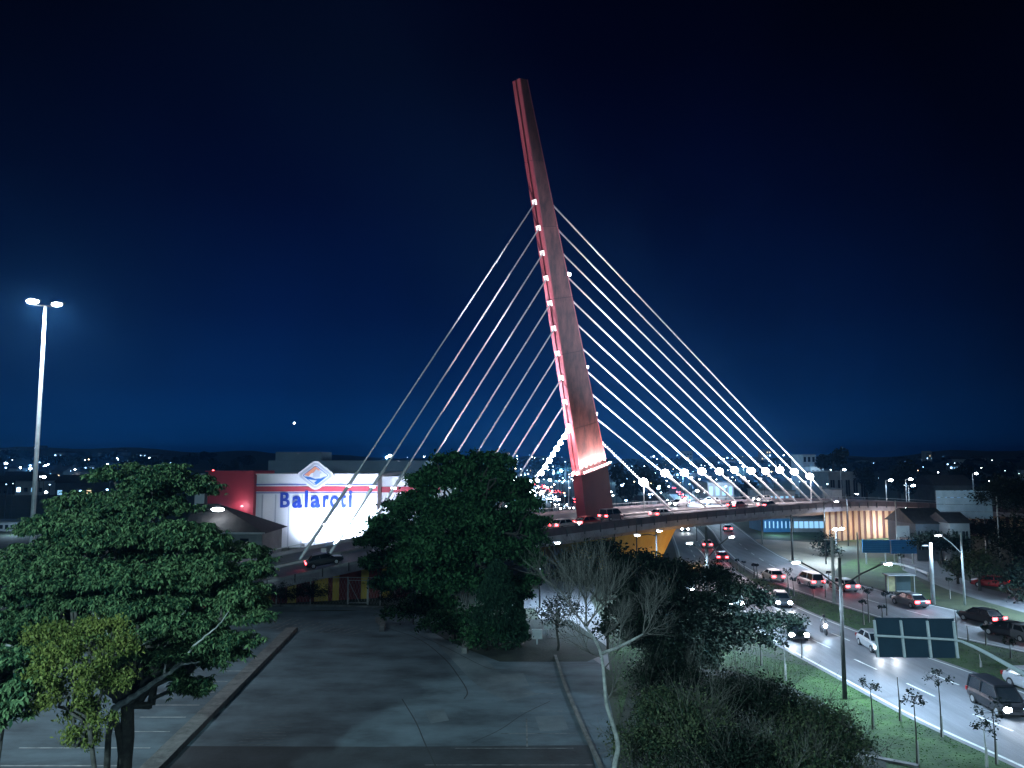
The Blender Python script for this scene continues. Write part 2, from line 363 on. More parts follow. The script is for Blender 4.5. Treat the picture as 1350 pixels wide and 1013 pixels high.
# darker band of asphalt at the bottom
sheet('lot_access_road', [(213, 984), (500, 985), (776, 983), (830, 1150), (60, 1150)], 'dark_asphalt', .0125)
for k, (pts_, m_) in enumerate(((((560, 938), (585, 935), (592, 950), (568, 954)), 'lane_concrete'), (((640, 890), (690, 888), (698, 905), (650, 908)), 'lane_concrete'), (((705, 945), (742, 943), (750, 962), (712, 965)), 'lane_concrete'))):
    sheet('asphalt_patch', pts_, m_, .0068+k*.0006)
# grass beside the lot
sheet('lawn', [(4.9, 20), (6.6, 45), (7.6, 58), (8.2, 66), (13, 70), (19, 66), (24.3, 60), (25.1, 52), (26.6, 42), (29, 30), (31, 20)], 'grass', .006, px=False)
sheet('flower_bed', [(-6, 70), (-9, 76), (-4, 79.5), (6, 78), (8.5, 66), (6, 62.5), (-1, 62.5), (-3.5, 66)], 'dark_soil', .03, px=False)
sheet('thicket_dark_sheet', [(830, 905), (880, 880), (960, 885), (1040, 905), (1090, 930), (1130, 965), (1165, 1000), (1180, 1050), (800, 1050), (815, 960)], 'dark_soil', .0555)  # dark sheet added over bright lawn, standing in for shade among the shrubs
# highway
L1 = [(31.5, 20), (28.6, 34), (27.0, 42), (25.4, 49.5), (24.4, 59), (23.4, 70), (23.0, 84), (23.6, 100), (26, 118), (30, 140), (35, 170), (42, 220), (52, 300), (70, 420)]
L4 = [(43, 20), (38.6, 38), (36.2, 50), (34.9, 58.9), (33.9, 64), (32.7, 71), (31.6, 78), (31.0, 85), (31.0, 97), (32.0, 112), (35.5, 136), (41, 168), (48, 220), (58, 300), (77, 420)]
def corridor(name, A, B, m, z):
    A = smoothline([(x, y, z) for x, y in A], 6); B = smoothline([(x, y, z) for x, y in B], 6)
    k = max(len(A), len(B)); ra = [A[round(i*(len(A)-1)/(k-1))] for i in range(k)]; rb = [B[round(i*(len(B)-1)/(k-1))] for i in range(k)]
    o = MB().add(ra+rb, [(i, k+i, k+i+1, i+1) for i in range(k-1)]).build(name, m); o['kind'] = 'structure'; return o
corridor('highway', [(x-.5, y) for x, y in L1], [(x+.5, y) for x, y in L4], 'road_asphalt', .012)
L5 = [(58, 42), (48, 56), (42.9, 65.6), (39.6, 72), (37.2, 80), (35.4, 90), (33.8, 103), (34.6, 118), (38, 140), (44, 170), (52, 220), (63, 300), (83, 420)]
L6 = [(68, 50), (57, 64), (50, 76), (46.4, 86.8), (45.0, 98), (43.6, 112), (44.6, 128), (47, 146), (52, 174), (60, 222), (72, 300), (92, 420)]
corridor('highway_opposite', L5, L6, 'road_asphalt', .012)
sheet('median', [(34.9, 58), (34, 64), (32.9, 71), (31.8, 77), (31.2, 85), (31.1, 97), (32, 112), (33, 112), (33.4, 103), (35, 90), (36.8, 80), (39.2, 72), (42.5, 65.6), (47, 56), (54, 45), (38.3, 45)], 'grass', .008, px=False)
sheet('dirt_plaza', [(975, 714), (1000, 711), (1085, 716), (1104, 728), (1108, 744), (1098, 757), (1088, 764), (1060, 752), (1020, 742), (985, 730)], 'plaza', .011)
sheet('bank_grass', [(1104, 762), (1110, 745), (1125, 738), (1185, 733), (1195, 752), (1215, 768), (1240, 790), (1215, 790), (1160, 776), (1120, 765)], 'grass', .0125)
sheet('far_verge', [(46.6, 87), (45.2, 99), (62, 104), (82, 118), (110, 130), (130, 100), (100, 60), (70, 52), (58, 65), (51, 76)], 'dry_grass', .009, px=False)
sheet('side_road', [(1182, 738), (1200, 734), (1232, 735), (1240, 748), (1262, 760), (1300, 776), (1400, 800), (1400, 822), (1300, 794), (1250, 778), (1215, 763), (1190, 752)], 'road_asphalt', .016)
sheet('underpass_verge', [(-1, 84), (9, 84), (9, 97), (1, 96)], 'road_asphalt', .012, px=False)
sheet('underpass_road', [(7.5, 60), (3, 76), (2, 90), (6, 112), (12, 150), (14, 200), (10, 300), (2, 480), (16, 480), (26, 300), (26, 200), (22, 150), (14, 112), (9, 90), (9, 76)], 'road_asphalt', .014, px=False)
sheet('field', [(24, 120), (22, 118), (16, 124), (20, 150), (26, 190), (36, 230), (40, 220), (33, 170), (28, 140)], 'grass', .010, px=False)
sheet('field', [(50, 152), (55, 176), (66, 200), (110, 190), (118, 158), (80, 150), (74, 140), (62, 153)], 'grass', .010, px=False)
hl = thing('lane_markings', 'white edge lines and dashes on the highway lanes nearest the lawn', 'road marking', (28, 60, 0))
mb = MB(); strip(mb, smoothline([(x, y, 0) for x, y in L1], 6), .22, .017); mb.build('edge_line', 'paint_white', hl)
mb = MB(); strip(mb, smoothline([(x, y, 0) for x, y in L4], 6), .18, .017); mb.build('edge_line', 'paint_white', hl)
def xat(Lx, y):
    for (x0, y0), (x1, y1) in zip(Lx, Lx[1:]):
        if y0 <= y <= y1: return x0+(x1-x0)*(y-y0)/(y1-y0)
    return Lx[-1][0]
for fr in (.37, .70):
    y = 40.5+2.6*(fr > .5)
    while y < 150:
        pts = [(xat(L1, yy)*(1-fr)+xat(L4, yy)*fr, yy) for yy in (y, y+1.5, y+3.0)]
        m_ = MB(); strip(m_, pts, .15, .017); m_.build('dash', 'paint_white', hl); y += 6.6
hl = thing('lane_markings', 'white lines on the opposite highway lanes beyond the median', 'road marking', (42, 90, 0))
for Lx in (L5, L6):
    mb = MB(); strip(mb, [(x+(.4 if Lx is L5 else -.4), y) for x, y in Lx], .16, .017); mb.build('edge_line', 'paint_white', hl)
y = 66
while y < 150:
    pts = [(xat(L5, yy)*.5+xat(L6, yy)*.5, yy) for yy in (y, y+3)]
    m_ = MB(); strip(m_, pts, .15, .017); m_.build('dash', 'paint_white', hl); y += 7
# grass blades as soft fringe
def blades(name, n, sampler, h, m, label, zc=.01):
    P = np.array([sampler() for _ in range(n)]); hh = h*(.5+rng.random(n)); a_ = rng.random(n)*6.28; w = .03+.03*rng.random(n)
    dx = np.stack([np.cos(a_)*w, np.sin(a_)*w, np.zeros(n)], -1); base = np.concatenate([P, np.full((n, 1), zc)], 1)
    tip = base+np.stack([rng.normal(0, .05, n), rng.normal(0, .05, n), hh], -1)
    co_ = np.stack([base-dx, base+dx, tip], 1).reshape(-1, 3); o = npmesh(name, co_, np.arange(n*3).reshape(n, 3), m); tag(o, label, 'grass', kind='stuff')
def s_lawn():
    y = 38+rng.random()**.8*34; x0 = 6+(y-40)*.06 if y < 60 else 8.5; x1 = xat(L1, y)-.6; return (x0+(x1-x0)*rng.random(), y)
def s_med():
    while True:
        y = 56+rng.random()*48; x0, x1 = xat(L4, y)+.6, xat(L5, y)-.1
        if x1 > x0: return (x0+(x1-x0)*rng.random(), y)
mat('blade', (.020, .060, .014), .8, col2=(.070, .15, .040), scale=.4, trans=.2, island=True, spec=.12)
blades('grass', 14000, s_lawn, .045, 'blade', 'short green grass covering the lawn between car park and highway')
blades('median_grass', 6000, s_med, .05, 'blade', 'short dark grass covering the strip between the two carriageways')

# ------------------------------------------------------------------ bridge
near = [(-90, 70, .4), (-60, 77, .7), (-42, 81, 1.2), (-31, 84.2, 2.0), (-23, 86.8, 3.3), (-15.5, 89.2, 4.7), (-6.0, 91.5, 5.9), (4.0, 96, 6.5), (18.7, 109.5, 6.9), (33, 124, 6.9), (48, 137, 6.9), (61, 147, 6.85), (74, 154, 6.6), (90, 158, 5.8), (112, 160, 4.4), (150, 162, 2.2), (190, 163, .8)]
HW = 10.5
nv = [Vector(p) for p in near]; cv = []
for i, p in enumerate(nv):
    d_ = nv[min(i+1, len(nv)-1)]-nv[max(i-1, 0)]; d_.z = 0; d_.normalize(); cv.append(p+Vector((-d_.y, d_.x, 0))*HW)
CL = smoothline(cv, 10)
def frame(i):
    d_ = CL[min(i+1, len(CL)-1)]-CL[max(i-1, 0)]; d_.z = 0; d_.normalize(); return d_, Vector((-d_.y, d_.x, 0))
acc = [0]
for i in range(1, len(CL)): acc.append(acc[-1]+(CL[i]-CL[i-1]).length)
def at_s(s):
    s = max(0, min(acc[-1]-1e-3, s)); i = max(k for k in range(len(acc)) if acc[k] <= s); i = min(i, len(CL)-2)
    t = (s-acc[i])/(acc[i+1]-acc[i]); d0, n0 = frame(i); d1, n1 = frame(i+1)
    return CL[i].lerp(CL[i+1], t), d0.lerp(d1, t).normalized(), n0.lerp(n1, t).normalized()
def s_at_px(px):
    best = None
    for k in range(0, int(acc[-1]*4)):
        p, _, _ = at_s(k/4); x = CX+FPX*p.x/((p.y*cP)+(p.z-H)*sP)
        if p.y > 0 and (best is None or abs(x-px) < best[0]): best = (abs(x-px), k/4)
    return best[1]
bridge = thing('cable_stayed_bridge', 'cable-stayed road bridge with leaning red mast and fans of lit cables', 'bridge', (13, 121, 0))
def sweep(prof, i0=0, i1=None):
    i1 = len(CL)-1 if i1 is None else i1; mb = MB(); k = len(prof); vs = []
    for i in range(i0, i1+1):
        _, n_ = frame(i); vs += [CL[i]+n_*o_+Vector((0, 0, z_)) for o_, z_ in prof]
    fs = []
    for j in range(i1-i0):
        for q_ in range(k): fs.append((j*k+q_, j*k+(q_+1) % k, (j+1)*k+(q_+1) % k, (j+1)*k+q_))
    fs += [tuple(range(k-1, -1, -1)), tuple((i1-i0)*k+q_ for q_ in range(k))]
    return mb.add(vs, fs)
sweep([(-10.2, -.35), (10.2, -.35), (10.2, 0), (-10.2, 0)]).build('road_deck', 'deck_asphalt', bridge)
kx = min(i for i in range(len(CL)) if CL[i].x > -14)
sweep([(-10.5, -.10), (-10.3, -.10), (-10.3, .86), (-10.5, .86)], kx).build('parapet', 'parapet_dark', bridge)
sweep([(-10.5, -.10), (-10.2, -.10), (-10.2, .22), (-10.5, .22)], 0, kx).build('kerb', 'concrete', bridge)
sweep([(-10.48, -.95), (-10.21, -.95), (-10.21, -.104), (-10.48, -.104)]).build('fascia', 'girder', bridge)
sweep([(10.2, -.85), (10.5, -.85), (10.5, .45), (10.2, .45)]).build('parapet', 'girder', bridge)
sweep([(-8.2, -1.75), (8.2, -1.75), (10.19, -.36), (-10.19, -.36)]).build('girder', 'girder', bridge)
sweep([(-.9, .004), (.9, .004), (.9, .28), (-.9, .28)]).build('median_strip', 'concrete', bridge)
sweep([(-10.44, .92), (-10.30, .92), (-10.30, 1.0), (-10.44, 1.0)], kx).build('handrail', 'dark_rail', bridge)
sweep([(10.30, .92), (10.44, .92), (10.44, 1.0), (10.30, 1.0)]).build('handrail', 'steel', bridge)
sweep([(-10.40, .62), (-10.34, .62), (-10.34, .69), (-10.40, .69)], kx).build('handrail', 'dark_rail', bridge)
for off_ in (-9.6, -5.3, 5.3, 9.6):
    mb = MB(); vs = []; w_ = .09
    if abs(off_) > 9:
        for i in range(len(CL)):
            _, n_ = frame(i); vs += [CL[i]+n_*(off_+w_)+Vector((0, 0, .006)), CL[i]+n_*(off_-w_)+Vector((0, 0, .006))]
        mb.add(vs, [(2*i, 2*i+1, 2*i+3, 2*i+2) for i in range(len(CL)-1)]); mb.build('edge_line', 'paint_white', bridge)
    else:
        s = 40
        while s < acc[-1]-60:
            pa, da, na = at_s(s); pb, db, nb = at_s(s+2.5); up = Vector((0, 0, .008))
            MB().add([pa+na*(off_+w_)+up, pa+na*(off_-w_)+up, pb+nb*(off_-w_)+up, pb+nb*(off_+w_)+up], [(0, 1, 2, 3)]).build('dash', 'paint_white', bridge); s += 7.5
proto = None; s = 34.0
mb = MB().box((0, 0, 0), (.12, .10, 1.85)); me_post = None
while s < acc[-1]-4:
    p, d_, n_ = at_s(s); q_ = p-n_*10.56+Vector((0, 0, .075))
    if proto is None: proto = mb.build('railing_post', 'dark_rail', bridge, local=True); o = proto
    else: o = proto.copy(); C.objects.link(o)
    o.location = q_-origin(bridge); o.rotation_euler = (0, 0, math.atan2(d_.y, d_.x))
    if p.x < -14: o.scale = (1, 1, .5); o.location.z -= .30
    if s > 34:
        o = proto.copy(); C.objects.link(o); o.location = p+n_*10.38+Vector((0, 0, .5))-origin(bridge); o.rotation_euler = (0, 0, math.atan2(d_.y, d_.x)); o.scale = (.8, .8, .5)
    s += 3.0
# mast
lb = None
sm = s_at_px(787); pm, tm, nm = at_s(sm)
zd = pm.z
tg = Vector((tm.x, tm.y, 0)); nr = Vector((-tg.y, tg.x, 0))
# plane through pm containing tg and z; intersect the pixel rays
def in_plane(px, py, off=0):
    r = ray(px, py); n_ = nr; p0 = pm+nr*off; o_ = Vector((0, 0, H)); t = (p0-o_).dot(n_)/r.dot(n_); return o_+r*t
LB, LT = in_plane(769, 676), in_plane(681.5, 105.5)
ax = (LT-LB).normalized(); ML = (LT-LB).length
cr_ = Vector((tg.x, tg.y, 0))*abs(ax.z)+Vector((0, 0, 1))*math.hypot(ax.x, ax.y)   # in-plane, square to the axis
cr_ = (cr_-ax*cr_.dot(ax)).normalized()
W0 = None
def s_of_px(py):        # position along the left face line
    lo, hi = -10, ML+5
    for _ in range(50):
        mid = (lo+hi)/2; p = LB+ax*mid; y_ = CY-FPX*((p.z-H)*cP-p.y*sP)/(p.y*cP+(p.z-H)*sP)
        if y_ > py: lo = mid
        else: hi = mid
    return lo
def px_of(p): dd = p.y*cP+(p.z-H)*sP; return (CX+FPX*p.x/dd, CY-FPX*((p.z-H)*cP-p.y*sP)/dd)
def wid(sv):            # along-bridge depth of the mast
    t = sv/ML; return 6.75*(1-t)+1.30*t
TH = .76
def msec(sv, e0=0, e1=0):   # ring of 4 corners
    c0, c1 = LB+ax*sv-cr_*e0, LB+ax*sv+cr_*(wid(sv)+e0); h_ = TH+e1
    return [c0-nr*h_, c1-nr*h_, c1+nr*h_, c0+nr*h_]
mast = None
sj = s_of_px(626); seams = [s_of_px(y) for y in (566, 468)]; segs = [sj]+seams+[s_of_px(395), s_of_px(300), s_of_px(213), ML]
for i, (a_, b_) in enumerate(zip(segs, segs[1:])):
    mb = MB(); mb.hexa(msec(a_+.04), msec(b_-.04)); o = mb.build('mast_segment', 'mast_red_shade', bridge)
    if i: MB().hexa(msec(a_-.05, -.05, -.05), msec(a_+.05, -.05, -.05)).build('joint', 'joint', o)
    # two proud flanges of the narrow lit face, groove between
    for sg, sd in ((-1, 0), (1, 0), (-1, 1), (1, 1)):
        q0 = (lambda s_: LB+ax*s_-cr_*.003 if not sd else LB+ax*s_+cr_*(wid(s_)+.003))
        dr = -cr_ if not sd else cr_
        A = q0(a_+.04); B = q0(b_-.04); i0, i1 = nr*sg*.16, nr*sg*TH
        bb = [A+i0, A+i1, A+i1+dr*.22, A+i0+dr*.22]; tt = [B+i0, B+i1, B+i1+dr*.22, B+i0+dr*.22]
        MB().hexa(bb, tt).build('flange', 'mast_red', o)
MB().hexa([Vector((p.x, p.y, zd-6)) for p in msec(-3, .15, .12)], msec(sj-.06, .15, .12)).build('mast_foot', 'mast_base', bridge)
ledge = MB().hexa(msec(sj-.06, .55, .65), msec(sj+.06, .55, .65)).build('lamp_ledge', 'mast_base', bridge)
nl = 11
for i in range(nl):
    w_ = wid(sj); p = LB+ax*(sj+.28)+cr_*(w_*(i+.5)/nl)-nr*(TH+.42)
    MB().ball(p, .12, 8, 5, (1, 1, .8)).build('mast_floodlight', 'lamp_pink', ledge)
    if i % 2 == 0: lamp('SPOT', p+ax*.25, 2500, (1, .78, .72), p+ax*9+nr*1.2, 100, .9, .15, name='mast_flood')
for sg in (-1, 1):
    p = LB+ax*(sj+.3)-cr_*.5+nr*sg*.4
    MB().ball(p, .2, 8, 5).build('mast_floodlight', 'lamp_pink', ledge)
lamp('SPOT', LB+ax*(sj+.5)-cr_*1.0, 500, (1, .62, .66), LB+ax*(sj+9)+cr_*.5, 80, .9, .2, name='mast_flood')
# floodlights on the deck that wash the narrow face and the left cables
for ds, en, an, tgt in ((-30, 60000, 34, .35), (-30, 80000, 28, .72), (-44, 300000, 34, .34)):
    p, d_, n_ = at_s(sm+ds); q_ = p+Vector((0, 0, 1.2))
    f_ = MB().box(q_-Vector((0, 0, .35)), (.6, .5, .5)).build('floodlight', 'steel', bridge)
    lamp('SPOT', q_, en, (.96, .86, .98) if ds > -40 else (.62, .84, 1), LB+ax*ML*tgt, an, .6, .3, name='deck_flood')
# anchors and cables
up_l = [(702, 267), (707.5, 301), (712, 334), (717, 367), (722, 400), (727.5, 433), (733, 466), (738.5, 498), (743, 530), (748, 562)]
lo_l = [396, 435, 470, 500, 530, 560, 588, 614, 640, 668]
up_r = [(726, 264), (732.6, 296.7), (739.3, 328.5), (746, 359.6), (752.6, 391.5), (759, 423), (766, 454.5), (772.7, 485), (779, 515), (786, 548), (793.5, 578)]
lp_r = [(1068, 630), (1048, 624), (1028, 622), (1010, 622), (990, 621), (968, 620), (949, 622), (926, 623), (903, 624), (876, 624), (848, 624)]
def zlift(px, ztop=0):    # median point under px
    p, d_, n_ = at_s(s_at_px(px)); return p+Vector((0, 0, .3))
for k, ((ux, uy), lx) in enumerate(zip(up_l, lo_l)):
    sv = s_of_px(uy); A = LB+ax*sv-cr_*.1
    B = zlift(lx); dr = (B-A).normalized()
    cb = MB(); sd = nr*.16
    for sg in (-1, 1): cb.tube([A+sd*sg*.5, B+sd*sg*.5], .058, 6)
    cb = cb.build('cable', 'cable', bridge)
    MB().tube([B, B-dr*13 if k < 3 else B-dr*6], .21, 10).build('cable_sleeve', 'steel', cb)
    fr_ = Matrix((nr, ax, -cr_)).transposed()
    q_ = A-cr_*.16
    bxm = MB(); bxm.box(q_+ax*.24, (.80, .28, .22), rot=fr_); bxm.box(q_+nr*-.29-ax*.16, (.22, .50, .22), rot=fr_); bxm.box(q_+nr*.29-ax*.08, (.16, .34, .22), rot=fr_)
    bxm.build('anchor_plate', 'anchor_glow', bridge)
    for fr__, sz in ((.86 if k < 3 else .9, .30), (.955 if k < 3 else .97, .22)) if k < 9 else ():
        c_ = A.lerp(B, fr__ if k >= 3 else fr__-.04); MB().box(c_+nr*0, (sz*2.6, sz, sz*.7), math.atan2(nr.y, nr.x)).build('cable_lamp', 'led_small', cb)
    for fr__ in (.18, .52):
        c_ = A.lerp(B, fr__+.05*((k*7) % 3-1)); MB().ball(c_, .14, 6, 4).build('cable_clamp', 'steel', cb)
    if k == 9:
        for j in range(8):
            c_ = A.lerp(B, .06+.062*j)+Vector((0, 0, .1)); MB().ball(c_+nr*(-.35), .34+.05*(j % 2), 8, 5).build('festoon_lamp', 'lamp_pink', cb)
        for j in (2, 5): lamp('POINT', A.lerp(B, .06+.062*j)-nr*1.2, 160, (1, .8, .85), size=.3, name='festoon_light')
pts_lamps = []
for k, ((ux, uy), (qx, qy)) in enumerate(zip(up_r, lp_r)):
    # right anchor: on the far narrow face at the height seen
    lo, hi = 0, ML
    for _ in range(40):
        mid = (lo+hi)/2; p = LB+ax*mid+cr_*wid(mid)
        if px_of(p)[1] > uy: lo = mid
        else: hi = mid
    A = LB+ax*lo+cr_*(wid(lo)+.1)
    # lower anchor on the median, chosen so the cable passes its lamp pixel
    best = None
    for s10 in range(int(sm*2)+20, int(acc[-1]*2)-20):
        p, d_, n_ = at_s(s10/2); p = p+Vector((0, 0, .3))
        for t in [x/100 for x in range(60, 100, 1)]:
            c_ = A.lerp(p, t); a_ = px_of(c_); e_ = math.hypot(a_[0]-qx, a_[1]-qy)
            if best is None or e_ < best[0]: best = (e_, p.copy(), t)
    B = best[1]; tl = best[2]; dr = (B-A).normalized()
    cb = MB().tube([A, B], .125, 8).build('cable', 'cable', bridge)
    MB().tube([A.lerp(B, min(tl+.04, .97)), B], .19, 10).build('cable_sleeve', 'steel', cb)
    q_ = A.lerp(B, tl)
    lm = MB().ball(q_+Vector((0, 0, .15)), .72, 12, 8, (1, 1, .85)); lm.build('cable_lamp', 'lamp_pink', cb)
    MB().box(A.lerp(B, tl+.05)+Vector((0, 0, .25)), (.9, .35, .25), math.atan2(dr.y, dr.x)).build('lamp_bracket', 'steel', cb)
    pts_lamps.append((A, B, q_))
    lamp('POINT', q_+nr*-.9+Vector((0, 0, -.3)), 520, (1, .88, .95), size=.4, name='cable_glow')
    # narrow flood shining up its cable, sitting under it
    w_ = q_+dr*3-Vector((0, 0, 1.5))-nr*.35
    lamp('SPOT', w_, 210000, (.74, .82, 1.0), A.lerp(B, .45), 20, 1.0, .25, name='cable_flood')
    if k == 10:
        for j in range(22):
            c_ = A.lerp(B, .04+.028*j)+Vector((0, 0, .14)); MB().ball(c_, .11, 6, 4).build('festoon_lamp', 'led_small', cb)
    if k in (3, 7, 9):
        c_ = A.lerp(B, .015); MB().box(c_+Vector((0, 0, .5)), (1.1, .3, .45), math.atan2(dr.y, dr.x)).build('cable_lamp', 'led_small', cb)
    if k in (0, 10):
        g_ = q_.copy(); pz = at_s(s_at_px(px_of(q_)[0]))[0].z; MB().tube([Vector((g_.x, g_.y-.3, pz)), Vector((g_.x, g_.y-.3, g_.z))], .09, 8).build('lamp_post', 'steel', bridge)
# striped retaining walls under the ends
def striped(s0, s1, widths, off=-9.0, zb=0.0, m1='yellow', m2='maroon'):
    s = s0; i = 0
    while s < s1:
        w_ = widths[i % len(widths)]; pa, da, na = at_s(s); pb, db, nb = at_s(min(s+w_*.985, s1)); o2 = off-(.0 if i % 2 == 0 else -.12)
        za, zb_ = pa.z-.9, pb.z-.9
        A, B = pa+na*o2, pb+nb*o2
        m_ = MB().hexa([Vector((A.x, A.y, zb)), Vector((B.x, B.y, zb)), Vector((B.x, B.y, zb))+nb*.5, Vector((A.x, A.y, zb))+na*.5],
                       [Vector((A.x, A.y, za)), Vector((B.x, B.y, zb_)), Vector((B.x, B.y, zb_))+nb*.5, Vector((A.x, A.y, za))+na*.5])
        m_.build('wall_panel', m1 if i % 2 == 0 else m2, bridge); s += w_; i += 1
def s_at_off(px_, off):
    return min((abs(px_of(at_s(k/4)[0]+at_s(k/4)[2]*off)[0]-px_), k/4) for k in range(int(sm*4), int(acc[-1]*4)-30))[1]
ed_ = [(262, 0), (276, 1), (285, 0), (294, 1), (299, 0), (315, 1), (325, 0), (345, 1), (358, 0), (380, 1), (392, 0), (414, 1), (432, 0), (438.5, 1), (448, 0), (477, 1), (486, 0), (505, 1), (518, 0), (540, 1)]
def s_left(px_, off): return min((abs(px_of(at_s(k/4)[0]+at_s(k/4)[2]*off)[0]-px_), k/4) for k in range(20, int(sm*4)))[1]
for (xa, y_), (xb, _) in zip(ed_, ed_[1:]):
    sa, sb = s_left(xa, -9.6), s_left(xb, -9.6)
    if sb > sa: striped(sa, sb, [sb-sa+.01], -9.6 if y_ else -9.5, 0, 'yellow' if y_ else 'maroon')
sC = s_at_off(1088, -9.2)
striped(sC, acc[-1]-40, [1.0, .8, 1.2, .9], -9.2, 0, 'ochre', 'umber')
# pier under the mast: yellow wedge
pv = lambda a_, n_, z_: Vector((pm.x, pm.y, 0))+tg*a_+nr*n_+Vector((0, 0, z_))
zt = zd-1.76
MB().hexa([pv(-5, -6.5, 0), pv(7, -6.5, 0), pv(7, 6.5, 0), pv(-5, 6.5, 0)], [pv(-8, -8, zt), pv(9.5, -8, zt), pv(9.5, 8, zt), pv(-8, 8, zt)]).build('pier', 'pier_yellow', bridge)
for s_ in (s_at_px(560),):
    p, d_, n_ = at_s(s_)
    for o_ in (-5, 5): MB().tube([Vector((p.x, p.y, 0))+n_*o_, Vector((p.x, p.y, p.z-1.7))+n_*o_], .8, 14).build('pier', 'concrete', bridge)
for a1, en in ((8, 190), (1, 50)):
    lamp('POINT', pv(a1, -11.5, 1.6), en, (1, .60, .20), size=.3, name='pier_light')
p = at_s(s_at_px(1190))[0]; pr = []
for px_, en in ((1100, 180), (1135, 170), (1168, 600), (1200, 140)):
    p, d_, n_ = at_s(s_at_off(px_, -11.8)); q_ = p-n_*11.8; q_.z = 2.6
    lamp('POINT', q_, en, (1, .68, .42) if px_ != 1168 else (.9, .92, 1), size=.3, name='wall_light')

# ------------------------------------------------------------------ store
YS = 140.0
def wallbox(mb, x0, x1, y0, y1, Yf, depth): # px rectangle on a frontal face, extruded back
    a, b = D(x0, y1, Yf), D(x1, y0, Yf)
    return mb.box(((a.x+b.x)/2, Yf+depth/2, (a.z+b.z)/2), (b.x-a.x, depth, b.z-a.z))
base_s = D(416, 720, YS); base_s.z = 0
store = thing('store', 'white and red floodlit store with blue lettering and a diamond emblem', 'store', base_s)
wallbox(MB(), 335.5, 498, 626, 723, YS, 34).build('facade', 'store_white', store)
wallbox(MB(), 271, 335, 622, 723, YS-1.2, 12).build('red_block', 'store_red', store)
wallbox(MB(), 254, 270.8, 625, 723, YS+1.5, 20).build('wing', 'store_white', store)
wallbox(MB(), 498.2, 580, 628.5, 723, YS+4, 28).build('wing', 'store_white', store)
wallbox(MB(), 498.2, 580, 642, 649.5, YS+3.86, .12).build('stripe', 'store_red', store)
wallbox(MB(), 335.6, 498, 641.5, 648.2, YS-.12, .118).build('stripe', 'store_red', store)
for y_ in (639, 650.2): wallbox(MB(), 335.6, 498, y_-.7, y_+.4, YS-.10, .098).build('trim', 'store_blue', store)
for k in range(9):
    x_ = 345+k*17.5; wallbox(MB(), x_-.15, x_+.15, 652, 722, YS-.03, .028).build('panel_joint', 'logo_border', store)
wallbox(MB(), 353, 560, 607.5, 640, YS+35, 25).build('rear_block', 'store_grey', store)
wallbox(MB(), 363, 424, 596, 607.4, YS+38, 10).build('roof_plant_room', 'store_grey', store)
wallbox(MB(), 335.2, 498.4, 624.8, 626.2, YS-.2, .6).build('coping', 'store_white', store)
wallbox(MB(), 270.5, 335.4, 620.8, 622.2, YS-1.4, .6).build('coping', 'store_red', store)
# emblem: rounded diamond
def diamond(cx, cy, rx, ry, Yf, depth, rnd=.22, n=5):
    c = D(cx, cy, Yf); sx = (D(cx+rx, cy, Yf)-c).x; sz = (D(cx, cy-ry, Yf)-c).z; pts = []
    cor = [(1, 0), (0, 1), (-1, 0), (0, -1)]
    for i in range(4):
        p0, p1, p2 = (Vector(cor[i-1]), Vector(cor[i]), Vector(cor[(i+1) % 4])); a_ = p1.lerp(p0, rnd); b_ = p1.lerp(p2, rnd)
        for k in range(n+1):
            t = k/n; v = a_*(1-t)**2+p1*2*t*(1-t)+b_*t*t; pts.append((c.x+v.x*sx, c.z+v.y*sz))
    return ext(pts, Yf, depth)
def ext(pts, Yf, depth):
    n = len(pts); vs = [Vector((x, Yf, z)) for x, z in pts]+[Vector((x, Yf+depth, z)) for x, z in pts]
    return MB().add(vs, [tuple(range(n)), tuple(range(2*n-1, n-1, -1))]+[(i, n+i, n+(i+1) % n, (i+1) % n) for i in range(n)])
em = diamond(416, 627, 27, 21, YS-.9, .75).build('emblem', 'store_white', store)
diamond(416, 627, 23.5, 18.2, YS-.96, .055, .18).build('emblem_border', 'logo_border', em)
diamond(416, 627, 19, 14.8, YS-1.0, .035, .15).build('emblem_border', 'store_white', em)
diamond(416, 627, 17.5, 13.5, YS-1.03, .025, .12).build('emblem_border', 'logo_blue', em)
diamond(416, 627, 16.2, 12.4, YS-1.06, .025, .10).build('emblem_panel', 'store_white', em)
def pxs(pts, Yf, dp_): 
    q_ = [D(x, y, Yf) for x, y in pts]; return ext([(p.x, p.z) for p in q_], Yf, dp_)
pxs([(401, 626.5), (415.5, 614.8), (422, 620), (417, 622), (410, 624.5), (407, 628)], YS-1.09, .025).build('emblem_shape', 'logo_orange', em)
pxs([(417, 618.5), (424, 623.5), (421.5, 625.5), (421.5, 629), (412.5, 629), (412.5, 625)], YS-1.12, .028).build('emblem_shape', 'logo_border', em)
pxs([(401.5, 628.5), (409, 629), (416, 632), (423, 631), (430.5, 627.5), (425, 632.5), (416.5, 638.8), (414, 636.8), (418, 633.6), (410, 632.5), (406, 632)], YS-1.12, .028).build('emblem_shape', 'logo_blue', em)
